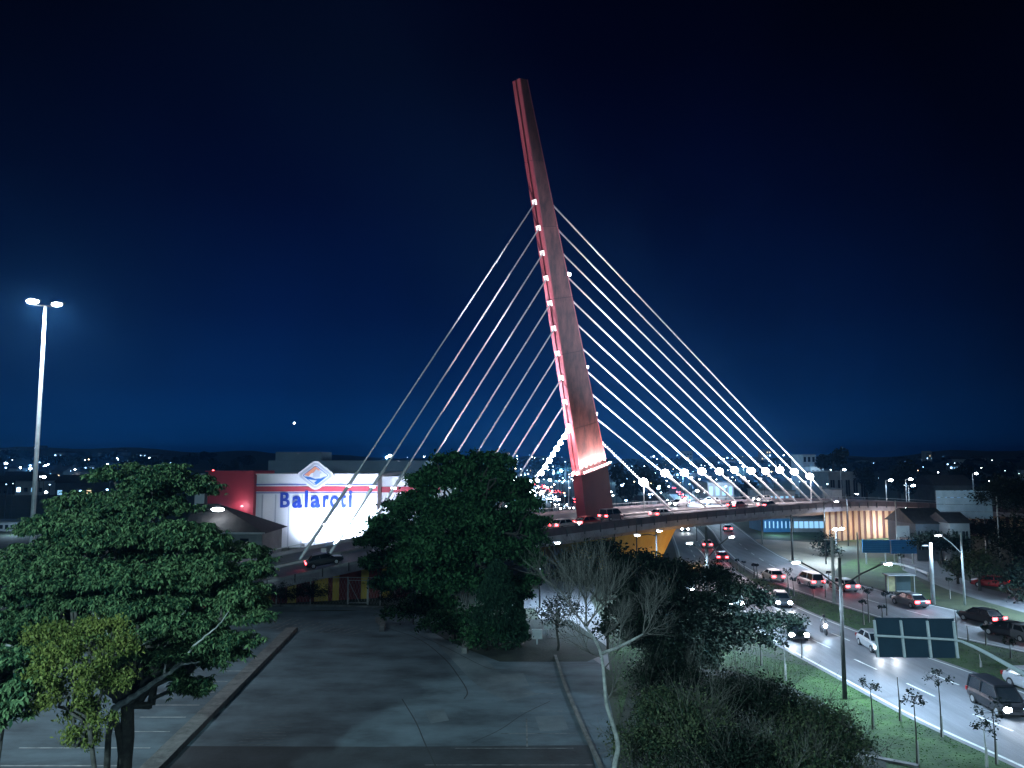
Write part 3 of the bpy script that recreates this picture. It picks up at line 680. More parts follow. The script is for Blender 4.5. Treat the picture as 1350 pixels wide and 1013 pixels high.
# letters
for ch, x0, x1, yt, yb in (('B', 369, 382, 649, 669.5), ('a', 385, 398, 654, 670), ('l', 401.5, 405.8, 647, 669.5), ('a', 409, 422, 654, 670), ('r', 425.5, 433.5, 654, 669.5), ('o', 434.5, 446.8, 654, 670), ('t', 448, 456, 649.5, 670), ('i', 459.3, 464, 647, 669.5)):
    cu = bpy.data.curves.new('letter', 'FONT'); cu.body = ch; cu.size = 1; cu.extrude = .03; cu.offset = .022; cu.resolution_u = 3
    to = bpy.data.objects.new('letter', cu); C.objects.link(to); bpy.context.view_layer.update()
    dg = bpy.context.evaluated_depsgraph_get(); me = bpy.data.meshes.new_from_object(to.evaluated_get(dg)); bpy.data.objects.remove(to)
    v = np.array([x.co[:] for x in me.vertices]); mn, mx_ = v.min(0), v.max(0)
    a_, b_ = D(x0, yb, YS-.35), D(x1, yt, YS-.35)
    nvv = np.stack([a_.x+(v[:, 0]-mn[0])/(mx_[0]-mn[0])*(b_.x-a_.x), np.where(v[:, 2] > 0, YS-.35, YS-.05), a_.z+(v[:, 1]-mn[1])/(mx_[1]-mn[1])*(b_.z-a_.z)], -1)
    nvv -= np.array(origin(store)); me.vertices.foreach_set('co', nvv.astype(np.float32).ravel()); me.update()
    me.materials.clear(); me.materials.append(M['store_blue']); me.name = 'letter'
    o = bpy.data.objects.new('letter', me); C.objects.link(o); o.parent = store
for px_, en, yy in ((366, 260, 8), (400, 1900, 5), (432, 2300, 5), (462, 2000, 5), (484, 260, 8)):
    p = D(px_, 700, YS-yy); p.z = 2.2
    MB().box((p.x, p.y, 1.0), (.5, .4, .5)).build('facade_floodlight', 'steel', store)
    lamp('SPOT', p, en, (.66, .76, 1), (p.x, YS, 4.4), 100, .9, .3, name='store_flood')
for px_ in (362, 415, 470):
    p = D(px_, 700, YS-15); p.z = 1.0; MB().box((p.x, p.y, .5), (.5, .4, .6)).build('facade_floodlight', 'steel', store)
    lamp('SPOT', p, 7500, (.66, .74, 1), (p.x, YS, 9.5), 75, .8, .3, name='store_flood')
p = D(317, 668, YS-2.6); lamp('POINT', p, 60, (1, .85, 1), size=.2, name='store_flood')
MB().box(p+Vector((0, .8, 0)), (.3, .3, .2)).build('facade_floodlight', 'steel', store)
lamp('SPOT', D(500, 735, YS-12), 2600, (.66, .74, 1), D(525, 650, YS), 90, .8, .3, name='store_flood')
lamp('SPOT', D(300, 735, YS-12), 3600, (.75, .78, 1), D(300, 660, YS), 90, .8, .3, name='store_flood')
p = D(281, 621, YS-1); MB().ball(p, .22, 8, 5).build('roof_beacon', 'lamp_red', store)
# dark-roofed house in front of the store
hb = D(300, 720, 118); hb.z = 0
ho = thing('house', 'small house with dark hipped roof standing before the red block', 'house', hb)
z_e = D(0, 703, 118).z
x0_, x1_ = D(240, 700, 118).x, D(346, 700, 118).x
MB().box(((x0_+x1_)/2, 123, z_e/2-.1), (x1_-x0_, 10, z_e-.2)).build('wall', 'wall_mid', ho)
rf = MB(); e0, e1 = x0_-.6, x1_+.7; zr = D(0, 672, 118).z+.6; xm = D(286, 672, 123).x
rf.add([(e0, 117, z_e), (e1, 117, z_e), (e1, 129, z_e), (e0, 129, z_e), (xm, 123, zr), (xm-3, 123, zr)], [(0, 1, 4, 5), (1, 2, 4), (2, 3, 5, 4), (3, 0, 5), (3, 2, 1, 0)])
rf.build('roof', 'roof_dark', ho)
MB().box(((e0+e1)/2, 116.9, z_e+.08), (e1-e0, .15, .22)).build('fascia', 'wall_pale', ho)
for x_ in (300, 322): 
    p = D(x_, 715, 117.95); MB().box((p.x, 117.93, p.z), (1.3, .12, 1.1)).build('window', 'glass', ho)
p = D(287, 672, 119); MB().ball(p, .5, 10, 6, (2.0, .8, .6)).build('roof_lamp', 'lamp_white', ho)
lamp('POINT', p+Vector((0, -.8, .3)), 60, LED, size=.3, parent=ho)

# ------------------------------------------------------------------ generic buildings
def block(name, label, cat, x0, x1, yt, Yf, depth, m, z0=0, rows=0, cols=0, wm='glass', roof=None, wfrac=.55, group=None):
    a, b = D(x0, yt, Yf), D(x1, yt, Yf); t = thing(name, label, cat, ((a.x+b.x)/2, Yf, z0), group=group); w_, h_ = b.x-a.x, a.z-z0
    MB().box(((a.x+b.x)/2, Yf+depth/2, z0+h_/2), (w_, depth, h_)).build('wall', m, t)
    if roof == 'gable':
        rh = min(3, depth*.25); MB().add([(a.x-.4, Yf-.4, a.z+.01), (b.x+.4, Yf-.4, a.z+.01), (b.x+.4, Yf+depth+.4, a.z+.01), (a.x-.4, Yf+depth+.4, a.z+.01), (a.x-.4, Yf+depth/2, a.z+rh), (b.x+.4, Yf+depth/2, a.z+rh)],
                 [(0, 1, 5, 4), (2, 3, 4, 5), (0, 4, 3), (1, 2, 5), (3, 2, 1, 0)]).build('roof', 'roof_dark', t)
    else: MB().box(((a.x+b.x)/2, Yf+depth/2, a.z+.15), (w_+.4, depth+.4, .3)).build('roof_edge', 'wall_mid', t)
    for r_ in range(rows):
        for c_ in range(cols):
            wx = a.x+(c_+.5)*w_/cols; wz = z0+(r_+.55)*h_/rows
            wn = MB().box((wx, Yf-.03, wz), (w_/cols*wfrac, .08, h_/rows*.5)).build('window', wm if not callable(wm) else wm(), t)
            if w_/cols*FPX/Yf > 9: MB().box((wx, Yf-.10, wz), (.08, .06, h_/rows*.5)).build('mullion', 'wall_mid', wn)
    return t
block('glazed_building', 'low lit blue building with tall windows behind the dirt plaza', 'building', 1006, 1044, 684, 168, 10, 'wall_blue', rows=1, cols=7, wm='window_lit', wfrac=.25)
block('glazed_building', 'glass-fronted hall with white columns right of the blue wall', 'building', 1046, 1086, 684, 168, 12, 'wall_pale', rows=1, cols=6, wm='window_lit', wfrac=.8)
lamp('POINT', D(1025, 690, 160), 500, (.45, .7, 1), size=.5)
block('shop', 'small brightly lit pale kiosk building seen over the far parapet', 'shop', 933, 967, 637, 205, 12, 'wall_pale', rows=2, cols=4, wm='window_lit')
lamp('POINT', D(950, 640, 199), 900, (.55, .78, 1), size=.5)
block('shop', 'long low bluish shed behind the bridge right of the kiosk', 'shop', 1006, 1048, 648, 215, 14, 'wall_pale', rows=1, cols=6, wm='window_lit')
block('warehouse', 'wide dim flat-roofed warehouse beyond the end of the cables', 'warehouse', 1092, 1142, 624, 250, 25, 'wall_mid', rows=1, cols=5)
block('apartment_block', 'pale lit tower block left of the flat-topped tree', 'building', 1058, 1075, 600, 330, 14, 'wall_pale', rows=4, cols=3)
block('apartment_block', 'lower pale lit block beside the last cable lamp', 'building', 1069, 1086, 616, 300, 14, 'wall_pale', rows=2, cols=3)
lamp('POINT', D(1070, 612, 290), 3000, (.5, .75, 1), size=1)
block('kiosk', 'small blue-grey hut beside the bridge ramp', 'kiosk', 1097, 1110, 646, 190, 6, 'wall_pale')
block('house', 'dark-roofed house with lit walls below the large pale billboard', 'house', 1207, 1252, 691, 122, 9, 'wall_dark', roof='gable', rows=1, cols=4)
block('house', 'low house with bright white wall right of the dark-roofed one', 'house', 1252, 1278, 690, 119, 6, 'wall_mid', roof='gable', rows=1, cols=2)
block('house', 'long lit bungalow behind the large pale billboard', 'house', 1232, 1285, 640, 230, 12, 'wall_dark', roof='gable', rows=1, cols=6, wm='window_lit')
lamp('POINT', D(1215, 694, 119), 120, LED, size=.3); lamp('POINT', D(1262, 692, 116), 100, LED, size=.3)
# long pale wall on the left, seen behind the trees
block('boundary_building', 'long pale wall building lit blue behind the left lamp pole', 'building', -60, 42, 690, 170, 8, 'wall_pale', rows=1, cols=14)
lamp('POINT', D(20, 688, 162), 800, (.5, .75, 1), size=.5)
block('bus_depot', 'dim flat building low behind the left tree', 'building', 60, 160, 700, 150, 12, 'wall_dark')
# blue billboards and the large pale one
def board(name, label, x0, x1, y0, y1, Yf, m, slats=6, legs=2, tilt=0, cols=1):
    a, b = D(x0, y1, Yf), D(x1, y0, Yf); t = thing(name, label, 'billboard', ((a.x+b.x)/2, Yf, 0))
    dx = (b.x-a.x)/cols; dz = (b.z-a.z)/slats; rt = Matrix.Rotation(tilt, 3, 'Z'); ctr = Vector(((a.x+b.x)/2, Yf, 0))
    for i in range(slats):
        for j in range(cols):
            p = Vector((a.x+(j+.5)*dx, Yf, a.z+(i+.5)*dz)); p = rt@(p-ctr)+ctr
            MB().box(p, (dx*.985, .12, dz*.95), tilt).build('panel', m, t)
    for i in range(legs):
        x_ = a.x+(b.x-a.x)*(.15+.7*i/max(1, legs-1)); p = rt@(Vector((x_, Yf+.2, 0))-ctr)+ctr
        MB().tube([(p.x, p.y, 0), (p.x, p.y, b.z-.2)], .11, 8).build('post', 'galv', t)
    return t
board('billboard', 'left one of the two dark blue slatted boards beside the ramp', 1137, 1173, 712, 729, 118, 'board_blue')
board('billboard', 'right one of the two dark blue slatted boards beside the ramp', 1175, 1208, 712, 730, 118, 'board_blue')
board('billboard', 'small pale grey board standing behind the blue boards', 1182, 1206, 693, 708.5, 124, 'wall_pale', 1)
board('billboard', 'large pale blue panelled billboard above the dark roofs at right', 1239, 1303, 647, 684, 132, 'board_pale', 4, 3, R(-14), 8)
lamp('SPOT', D(1262, 700, 122), 5000, (.55, .8, 1), D(1270, 665, 132), 100, .8, .3)
# overhead road sign seen from behind
Yg = 41.0; sg = thing('overhead_road_sign', 'dark back of an overhead highway sign with pale stiffeners on a white arm', 'road sign', D(1290, 845, Yg))
tr = D(1152.5, 813.5, Yg); br = D(1260, 867, Yg+.4); wS, hS = (D(1257.5, 840, Yg)-D(1153, 840, Yg)).x, D(0, 814, Yg).z-D(0, 866.5, Yg).z
cS = D(1206, 840.5, Yg)
for i in range(3):
    for j in range(2):
        MB().box((cS.x+(i-1)*wS/3, Yg, cS.z+(j-.5)*hS/2-.02*i), (wS/3-.02, .06, hS/2-.015)).build('sign_panel', 'sign_back', sg)
for i in range(4): MB().beam((cS.x+(i-1.5)*wS/3-.05, Yg-.09, cS.z+hS/2-.12-.02*i), (cS.x+(i-1.5)*wS/3+.07, Yg-.09, cS.z-hS/2+.05-.02*i), .12, .10).build('stiffener', 'galv_pale', sg)
pa = smoothline([D(1153, 838, Yg-.22), D(1206, 841, Yg-.22), D(1258, 844, Yg-.22), D(1275, 849, Yg-.3), D(1300, 861, Yg-.8), D(1350, 889, Yg-1.6), D(1400, 917, Yg-2.4)], 5)
MB().tube(pa, [.06+.13*max(0, (i/len(pa))-.35) for i in range(len(pa))], 10).build('arm', 'galv_pale', sg)
e_ = pa[-1]; MB().tube([(e_.x+.3, e_.y-.1, 0), (e_.x+.25, e_.y-.1, e_.z-1.2), e_], [.2, .18, .15], 12).build('pole', 'galv', sg)

# ------------------------------------------------------------------ street lamps and poles
def tall_twin():
    Yp = 62; b = D(46, 860, Yp); b.z = 0; tp = D(60, 404, Yp); tp.x = tp.x; b.x = tp.x
    t = thing('street_lamp', 'tall grey twin-headed lamp mast rising behind the left tree', 'street lamp', b)
    MB().tube([b, Vector((b.x, b.y, 14)), Vector((tp.x, tp.y, tp.z))], [.22, .17, .12], 14).build('pole', 'galv', t, smooth=True)
    MB().beam(tp+Vector((-1.0, 0, .1)), tp+Vector((.9, 0, -.03)), .1, .1).build('crossarm', 'dark_rail', t)
    for (px_, py_, r_) in ((43, 397.5, .40), (75, 401.5, .34)):
        c_ = D(px_, py_, Yp-.2)
        h_ = MB().box(c_+Vector((0, .1, .14)), (1.0, .55, .12)).build('lamp_head', 'dark_rail', t)
        MB().ball(c_, r_, 12, 8, (1.25, .8, .55)).build('lamp_lens', 'lamp_head', h_)
        lamp('SPOT', c_-Vector((0, 0, .3)), 5200, (.72, .88, 1), c_+Vector((4 if px_ < 60 else 8, -14, -20)), 150, .8, .3, parent=t)
tall_twin()
def lamp_post(base, h, arms, label, m='pole_dark', r=.14, en=1500, group=None, heads=True, col=LED, ext_top=0):
    base = Vector(base); t = thing('street_lamp', label, 'street lamp', base, group=group)
    MB().tube([base, base+Vector((0, 0, h+ext_top))], [r, r*.7], 10).build('pole', m, t, smooth=True)
    for (dx, dy, dz, j0) in arms:
        a_ = base+Vector((0, 0, j0)); e_ = base+Vector((dx, dy, dz)); 
        am = MB().tube([a_, a_.lerp(e_, .5)+Vector((0, 0, .15)), e_], .055, 6).build('arm', m, t)
        hd = Vector((dx, dy, 0)).normalized(); c_ = e_+hd*.35
        h_ = MB().box(c_+Vector((0, 0, .07)), (.85, .32, .12), math.atan2(dy, dx)).build('lamp_head', 'galv', t)
        MB().ball(c_-Vector((0, 0, .02)), .3, 8, 5, (1, 1, .3)).build('lamp_lens', 'lamp_white', h_)
        if en: lamp('SPOT', c_-Vector((0, 0, .2)), en, col, c_-Vector((0, 0, 5)), 155, .6, .25, parent=t)
    return t
b1 = G(1114, 922)
e1, e2 = D(1060, 743, 52), D(1180, 748, 52)
lamp_post(b1, 9.4, [(e1.x-b1.x, -.5, e1.z, 7.4), (e2.x-b1.x, .5, e2.z, 7.4)], 'dark double-armed lamp pole standing on the lawn before the highway', r=.15, en=3900)
b2 = D(934, 829, 74); b2.z = 0
lamp_post(b2, 9.6, [(-1.6, -1, 8.2, 6.6), (2.6, 1.5, 8.5, 6.6)], 'dark double-armed lamp pole rising above the dark umbrella tree', r=.17, en=4400)
b3 = G(867, 806); b3.z = 0
lamp_post(b3, 8.6, [(-1.6, .5, 7.9, 7.9), (0.01, -1.4, 8.6, 8.3)], 'dark lamp pole in front of the yellow pier', r=.11, en=1600)
for (bx, by, tx, ty, lab, r_, m_) in ((1230.5, 797, 1230, 716, 'thick pale pole standing beside the far lanes right of the shelter', .24, 'galv'),
        (1133, 769, 1132, 702, 'slim grey pole on the grass bank below the blue boards', .12, 'pole_conc'),
        (1182+2, 744, 1183, 660, 'tall thin pole behind the small grey board', .08, 'pole_conc'),
        (1045, 741, 1044, 679, 'brown wooden pole at the edge of the dirt plaza', .18, 'pole_dark'),
        (1100, 738+58, 1102, 708, 'grey utility pole left of the dark double-armed lamp', .20, 'pole_conc'),
        (1005, 718, 1005, 681, 'pale pole seen under the bridge before the blue wall', .12, 'pole_conc'),
        (950.5, 712, 950.5, 689, 'short pale pole under the middle of the bridge', .12, 'pole_conc'),
        (1319, 745, 1319, 655, 'tall pole in front of the large dark tree at right', .12, 'pole_conc'),
        (811, 760, 811, 689, 'slim pole before the bridge parapet below the mast', .09, 'pole_dark'),
        (840, 760, 840, 684, 'slim dark pole before the parapet right of the mast', .09, 'pole_dark')):
    bb = G(bx, by); tt = D(tx, ty, bb.y); t = thing('utility_pole', lab, 'pole', bb)
    MB().tube([bb, Vector((bb.x, bb.y, tt.z))], [r_, r_*.75], 10).build('shaft', m_, t, smooth=True)
    if r_ > .15:
        MB().beam((bb.x-.9, bb.y, tt.z-.3), (bb.x+(0 if 'thick' in lab else .9), bb.y, tt.z-.3), .1, .12).build('crossarm', m_, t)
bb = G(1272, 798); e_ = D(1241, 711, bb.y)
lamp_post(bb, 7.9, [(e_.x-bb.x, 0, 7.6, 5.6)], 'pale lamp pole with long arm reaching over the side road', m='galv', r=.13, en=1200)
bb = D(1168, 760, 160); bb.z = 4.5
def far_lamp(px_, py_, Yf, label, z0=0, en=500, arm=.9, r_=.09, mat_='lamp_white', col=LED):
    c_ = D(px_, py_, Yf); t = thing('street_lamp', label, 'street lamp', (c_.x-arm, Yf, z0))
    MB().tube([(c_.x-arm, Yf, z0), (c_.x-arm, Yf, c_.z)], r_, 8).build('pole', 'galv', t)
    MB().beam((c_.x-arm, Yf, c_.z), (c_.x, Yf, c_.z+.15), .08, .08).build('arm', 'galv', t)
    MB().ball(c_+Vector((.2, -.1, .1)), .36, 10, 6, (1.3, 1, .6)).build('lamp_lens', mat_, t)
    if en: lamp('SPOT', c_-Vector((0, .3, .3)), en, col, c_-Vector((0, 1, 5)), 150, .6, .3, parent=t)
far_lamp(1173, 634, 168, 'lamp on the bridge ramp nearest the large billboard, left of a pair', 4, 900)
far_lamp(1199, 632.5, 172, 'lamp on the bridge ramp directly left of the large pale billboard', 4, 900)
far_lamp(1202.5, 641, 176, 'lower lamp just right of the ramp lamp pair', 3, 200)
far_lamp(1192, 672, 128, 'lamp on tall pole lighting the striped ramp wall', 0, 1300, r_=.12)
far_lamp(1286, 625, 220, 'bright lamp on the hillside above the large billboard', 0, 600)
far_lamp(1112, 620, 230, 'small lamp over the warehouse roof at right', 0, 200)
far_lamp(1100, 699, 140, 'left lamp of the cluster beside the small tree under the ramp', 0, 500)
far_lamp(1108, 698, 141, 'right lamp of the cluster beside the small tree under the ramp', 0, 500)
far_lamp(755, 628, 165, 'lamp standing directly left of the mast foot beyond the bridge', 0, 500)
far_lamp(918, 648, 190, 'round blue-white lamp beyond the bridge left of the kiosk', 0, 600)
far_lamp(803, 592+18, 260, 'lamp seen just right of the mast beyond the bridge', 0, 300)
# lamps along roads that light what the picture shows lit (standing outside the view or hidden behind the crowns)
for (x, y, h_, lab, en) in ((40, 36, 10, 'highway lamp post just beyond the right edge of the lawn', 7500), (3.0, 84, 7.0, 'lamp post between the central tree and the bare tree beside the underpass', 3600),
        (54.5, 76, 9.5, 'highway lamp post just outside the right edge beside the far lanes', 13000), (48, 118, 9.5, 'lamp post at the near corner of the dirt plaza', 6500), (36, 150, 9.5, 'lamp post beyond the bridge in the highway median', 9000), (62, 142, 9.5, 'lamp post at the far corner of the dirt plaza', 3000),
        (5, 118, 5.2, 'short lamp post in the underpass beside the pier', 4000), (20, 210, 10, 'lamp post on the avenue beyond the underpass', 4000), (8, 290, 10, 'lamp post far along the avenue beyond the underpass', 5000), (52, 220, 10, 'lamp post on the far highway beyond the bridge', 5000)):
    lamp_post((x, y, 0), h_, [(1.6, 0, h_, h_-.4)], lab, m='pole_dark', r=.10, en=en)
for (x, y, h_, lab, en, tg_) in ((-17, -3, 22, 'tall car park lamp mast behind the viewpoint', 31000, (-3, 40, 2)), (16, -8, 20, 'car park lamp mast right of the viewpoint', 4500, (10, 36, 0))):
    pk = lamp_post((x, y, 0), h_, [(.8, 1.2, h_, h_-.4)], lab, m='pole_conc', r=.2, en=0)
    lamp('SPOT', (x+.8, y+1.6, h_-.3), en, (.56, .88, .98), tg_, 92, .6, .35, parent=pk)

# ------------------------------------------------------------------ wire fence behind the car park
fn = thing('wire_fence', 'tall wire mesh fence with pale posts around the end of the car park', 'fence', G(470, 800))
fx = [(318, 800), (364, 799), (409, 799), (458, 798), (485, 798.5), (501, 799.5), (520, 801), (548, 806), (582, 812), (617, 822)]
tp_ = []
for i, (x, y) in enumerate(fx):
    b = G(x, y-1); h_ = 3.0; MB().tube([b, b+Vector((0, 0, h_))], .065, 8).build('post', 'pole_conc', fn); tp_.append(b)
for a_, b_ in zip(tp_, tp_[1:]):
    MB().tube([a_+Vector((0, 0, 2.95)), b_+Vector((0, 0, 2.95))], .03, 5).build('rail', 'pole_conc', fn)
wire = MB()
for a_, b_ in zip(tp_, tp_[1:]):
    ln = (b_-a_).length; n_ = int(ln/.35)
    for k in range(n_+6):
        for sg_ in (1, -1):
            x0, x1 = k*.35-(2.9*.35 if sg_ > 0 else 0), k*.35-(0 if sg_ > 0 else 2.9*.35); z0_, z1_ = .1, 2.9
            pts = []
            for xx, zz in ((x0, z0_), (x1, z1_)): pts.append((xx, zz))
            (xa, za), (xb, zb) = pts
            if xa < 0: za += (0-xa)/(xb-xa)*(zb-za); xa = 0
            if xb < 0: zb = za+(0-xa)/(xb-xa)*(zb-za); xb = 0
            if xa > ln: za += (ln-xa)/(xb-xa)*(zb-za); xa = ln
            if xb > ln: zb = za+(ln-xa)/(xb-xa)*(zb-za); xb = ln
            if abs(xa-xb) < .05: continue
            u = (b_-a_).normalized(); wire.beam(a_+u*xa+Vector((0, 0, za)), a_+u*xb+Vector((0, 0, zb)), .008, .008)
w_ = wire.build('mesh', 'steel', fn); w_['kind'] = 'stuff'
gate = thing('gate', 'braced metal gate frame in the wire fence before the striped wall', 'gate', G(465, 797))
a_, b_ = G(459.5, 796.5)+Vector((0, -.15, 0)), G(484, 796.5)+Vector((0, -.15, 0))
for z_ in (.15, 2.6): MB().beam(a_+Vector((0, 0, z_)), b_+Vector((0, 0, z_)), .06, .06).build('rail', 'pole_conc', gate)
MB().beam(a_+Vector((0, 0, 2.5)), b_.lerp(a_, .4)+Vector((0, 0, .15)), .05, .05).build('brace', 'pole_conc', gate)
for p in (a_, b_): MB().beam(p, p+Vector((0, 0, 2.7)), .07, .07).build('stile', 'pole_conc', gate)

# ------------------------------------------------------------------ bus shelter, guard rail, small boxes
bs = thing('bus_shelter', 'glass bus shelter with a lit poster panel beside the far lanes', 'bus shelter', G(1184, 786))
b0 = G(1169, 785); b1_ = G(1200, 786); wv = b1_-b0; hh = 2.3
MB().box((b0.x+.5, b0.y, 1.35), (1.15, .18, 2.0)).build('poster_case', 'dark_rail', bs)
MB().box((b0.x+.5, b0.y-.11, 1.35), (.95, .04, 1.75)).build('poster', 'poster', bs)
MB().box((b0.x+2.2, b0.y+.3, 1.3), (1.7, .05, 1.9)).build('glass_panel', 'glass_pale', bs)
MB().box((b0.x+1.6, b0.y+.1, hh+.1), (3.2, 1.5, .12)).build('roof', 'galv', bs)
for dx, dy in ((.0, -.5), (3.1, -.5), (1.2, .7), (3.1, .7)): MB().tube([(b0.x+dx, b0.y+dy, 0), (b0.x+dx, b0.y+dy, hh)], .04, 6).build('post', 'galv', bs)
MB().box((b0.x+2.1, b0.y+.1, .45), (1.5, .4, .06)).build('bench', 'galv', bs)
gr = thing('guard_rail', 'low steel guard rail along the near side of the side road', 'guard rail', G(1205, 755))
P = [G(1176, 748), G(1192, 751), G(1208, 756), G(1224, 763)]
for p in P: MB().box(p+Vector((0, 0, .4)), (.18, .18, .8)).build('post', 'pole_conc', gr)
for p, q_ in zip(P, P[1:]): MB().beam(p+Vector((0, -.12, .62)), q_+Vector((0, -.12, .62)), .06, .3).build('rail', 'steel', gr)
ub = thing('utility_cabinet', 'pale electrical cabinets on posts at the lot corner beside the cypress', 'cabinet', G(712, 848))
for x, y, w_, h_ in ((708, 850, .9, .8), (722, 838, .8, .6)): p = G(x, y); MB().box(p+Vector((0, 0, .9)), (w_, .3, h_)).build('cabinet_box', 'wall_pale', ub); MB().box(p+Vector((0, 0, .25)), (.12, .12, .5)).build('leg', 'galv', ub)
ub = thing('utility_cabinet', 'small pale box left of the cypress foot', 'cabinet', G(627, 848))
p = G(627, 848); MB().box(p+Vector((0, 0, .6)), (.45, .3, .75)).build('cabinet_box', 'wall_pale', ub); MB().box(p+Vector((0, 0, .11)), (.12, .12, .22)).build('leg', 'galv', ub)
dc = G(1175, 1005); tag(MB().box(dc+Vector((0, 0, .06)), (2.6, .35, .12), R(-32)).build('drain_channel', 'kerb'), 'pale concrete drain edge sunk in the lawn at bottom right', 'drain')

# ------------------------------------------------------------------ cars
def car_meshes():
    st = [(-2.15, .70, .45, .80), (-2.08, .80, .33, .92), (-1.75, .85, .24, .96), (-1.0, .87, .22, .97), (0, .88, .21, .97), (.9, .87, .22, .96), (1.5, .85, .24, .88), (1.95, .80, .30, .78), (2.13, .68, .38, .66)]
    vs = []; ring = 8
    for x, w, z0, z1 in st:
        for y, z in ((-w*.92, z0), (-w, z0+.18), (-w, z1-.18), (-w*.88, z1), (w*.88, z1), (w, z1-.18), (w, z0+.18), (w*.92, z0)): vs.append((x, y, z))
    fs = [(i*ring+k, i*ring+(k+1) % ring, (i+1)*ring+(k+1) % ring, (i+1)*ring+k) for i in range(len(st)-1) for k in range(ring)]
    fs += [tuple(range(ring-1, -1, -1)), tuple((len(st)-1)*ring+k for k in range(ring))]
    return vs, fs
CV, CF = car_meshes()
CARS = {}
def car_proto(paint, lights, kind):
    t = thing('parked', 'x', 'car', (0, 0, -50))
    t.name = 'car'
    b = MB().add(CV, CF)
    # roof slab and pillars
    zr = 1.46 if kind != 'van' else 1.75; xr0, xr1 = (-1.25, .35) if kind != 'van' else (-1.95, .7)
    b.add([(xr0, -.60, zr), (xr1, -.60, zr), (xr1, .60, zr), (xr0, .60, zr), (xr0-.04, -.66, zr-.08), (xr1+.08, -.66, zr-.08), (xr1+.08, .66, zr-.08), (xr0-.04, .66, zr-.08)],
          [(0, 1, 2, 3), (4, 5, 1, 0), (5, 6, 2, 1), (6, 7, 3, 2), (7, 4, 0, 3)])
    bx0, bx1 = xr0-.5 if kind != 'van' else xr0-.1, xr1+.75
    for y in (-1, 1):
        for (xa, xb) in ((xr0-.02, bx0), (xr1+.04, bx1), ((xr0+xr1)/2, (xr0+xr1)/2)):
            b.beam((xa, y*.63, zr-.05), (xb, y*.78, .95), .08, .06)
    body = b.build('body', paint, t, local=True, smooth=False)
    a = [(xr0, -.60, zr-.09), (xr1+.05, -.60, zr-.09), (xr1+.05, .60, zr-.09), (xr0, .60, zr-.09)]; c_ = [(bx0, -.77, .94), (bx1, -.77, .94), (bx1, .77, .94), (bx0, .77, .94)]
    MB().add(c_+a, [(0, 1, 5, 4), (1, 2, 6, 5), (2, 3, 7, 6), (3, 0, 4, 7), (4, 5, 6, 7)]).build('windows', 'glass', t, local=True)
    for x in (-1.32, 1.30):
        for y in (-.78, .78):
            w = MB().tube([(x, y-.11, .32), (x, y+.11, .32)], .32, 14).build('wheel', 'tyre', t, local=True)
            MB().tube([(x, y-.125, .32), (x, y+.125, .32)], .19, 10).build('rim', 'rim', w, local=True)
    MB().box((2.14, 0, .45), (.06, 1.2, .16)).build('grille', 'dark_rail', t, local=True)
    for y in (-.62, .62):
        MB().ball((2.08, y, .64), .24, 10, 6, (.5, 1.1, .8)).build('headlight', 'lamp_head' if lights in ('front', 'both') else 'glass_pale', t, local=True)
        MB().box((-2.10, y, .78), (.14, .46, .26)).build('taillight', 'lamp_red' if lights in ('rear', 'both') else 'car_red', t, local=True)
        MB().box((.72, y*1.52, 1.0), (.14, .12, .12)).build('mirror', paint, t, local=True)
    return t
def put_car(px_, py_, heading, paint, lights, label, group, kind='car', z=0, on=None, spot=0, P=None, pitch=0):
    key = (paint, lights, kind)
    if P is None: P = G(px_, py_, z)
    if key not in CARS: t = car_proto(*key); CARS[key] = t
    else: t = dup(CARS[key])
    t.location = P; t.rotation_euler = (0, pitch, heading); tag(t, label, 'car', group)
    if spot:
        l = bpy.data.lights.new('headlight_beam', 'SPOT'); l.energy = spot; l.color = (.86, .93, 1); l.spot_size = R(62); l.spot_blend = .7; l.shadow_soft_size = .1
        for y in (-.6, .6):
            o = bpy.data.objects.new('headlight_beam', l); C.objects.link(o); o.parent = t; o.location = (2.3, y, .66); o.rotation_euler = Vector((1, 0, -.07)).to_track_quat('-Z', 'Y').to_euler()
    return t
def hd_at(Lx, y): x0, x1 = xat(Lx, y-3), xat(Lx, y+3); return math.atan2(6, x1-x0)
# oncoming on the near carriageway (front towards the camera)
for (px_, py_, paint, lab, kind, sp_) in (
        (1316, 936, 'car_black', 'dark car with bright headlights at the lower right edge of the picture', 'van', 300),
        (1154, 856, 'car_silver', 'silver car half hidden behind the overhead sign', 'car', 600),
        (1046, 840, 'car_black', 'dark car with headlights under the tip of the umbrella tree', 'car', 350),
        (1030, 798, 'car_grey', 'grey oncoming car between the tree and the median', 'car', 300),
        (968, 799, 'car_white', 'white oncoming car seen through the umbrella tree', 'van', 300),
        (905, 781, 'car_white', 'white oncoming van behind the umbrella tree by the underpass', 'van', 200),
        (864, 742, 'car_silver', 'oncoming silver car left of the dark lamp pole under the bridge', 'car', 200)):
    p = G(px_, py_); put_car(px_, py_, hd_at(L1, p.y)+math.pi-R(9), paint, 'front', lab, 'oncoming cars on the near carriageway', kind, spot=sp_*.5)
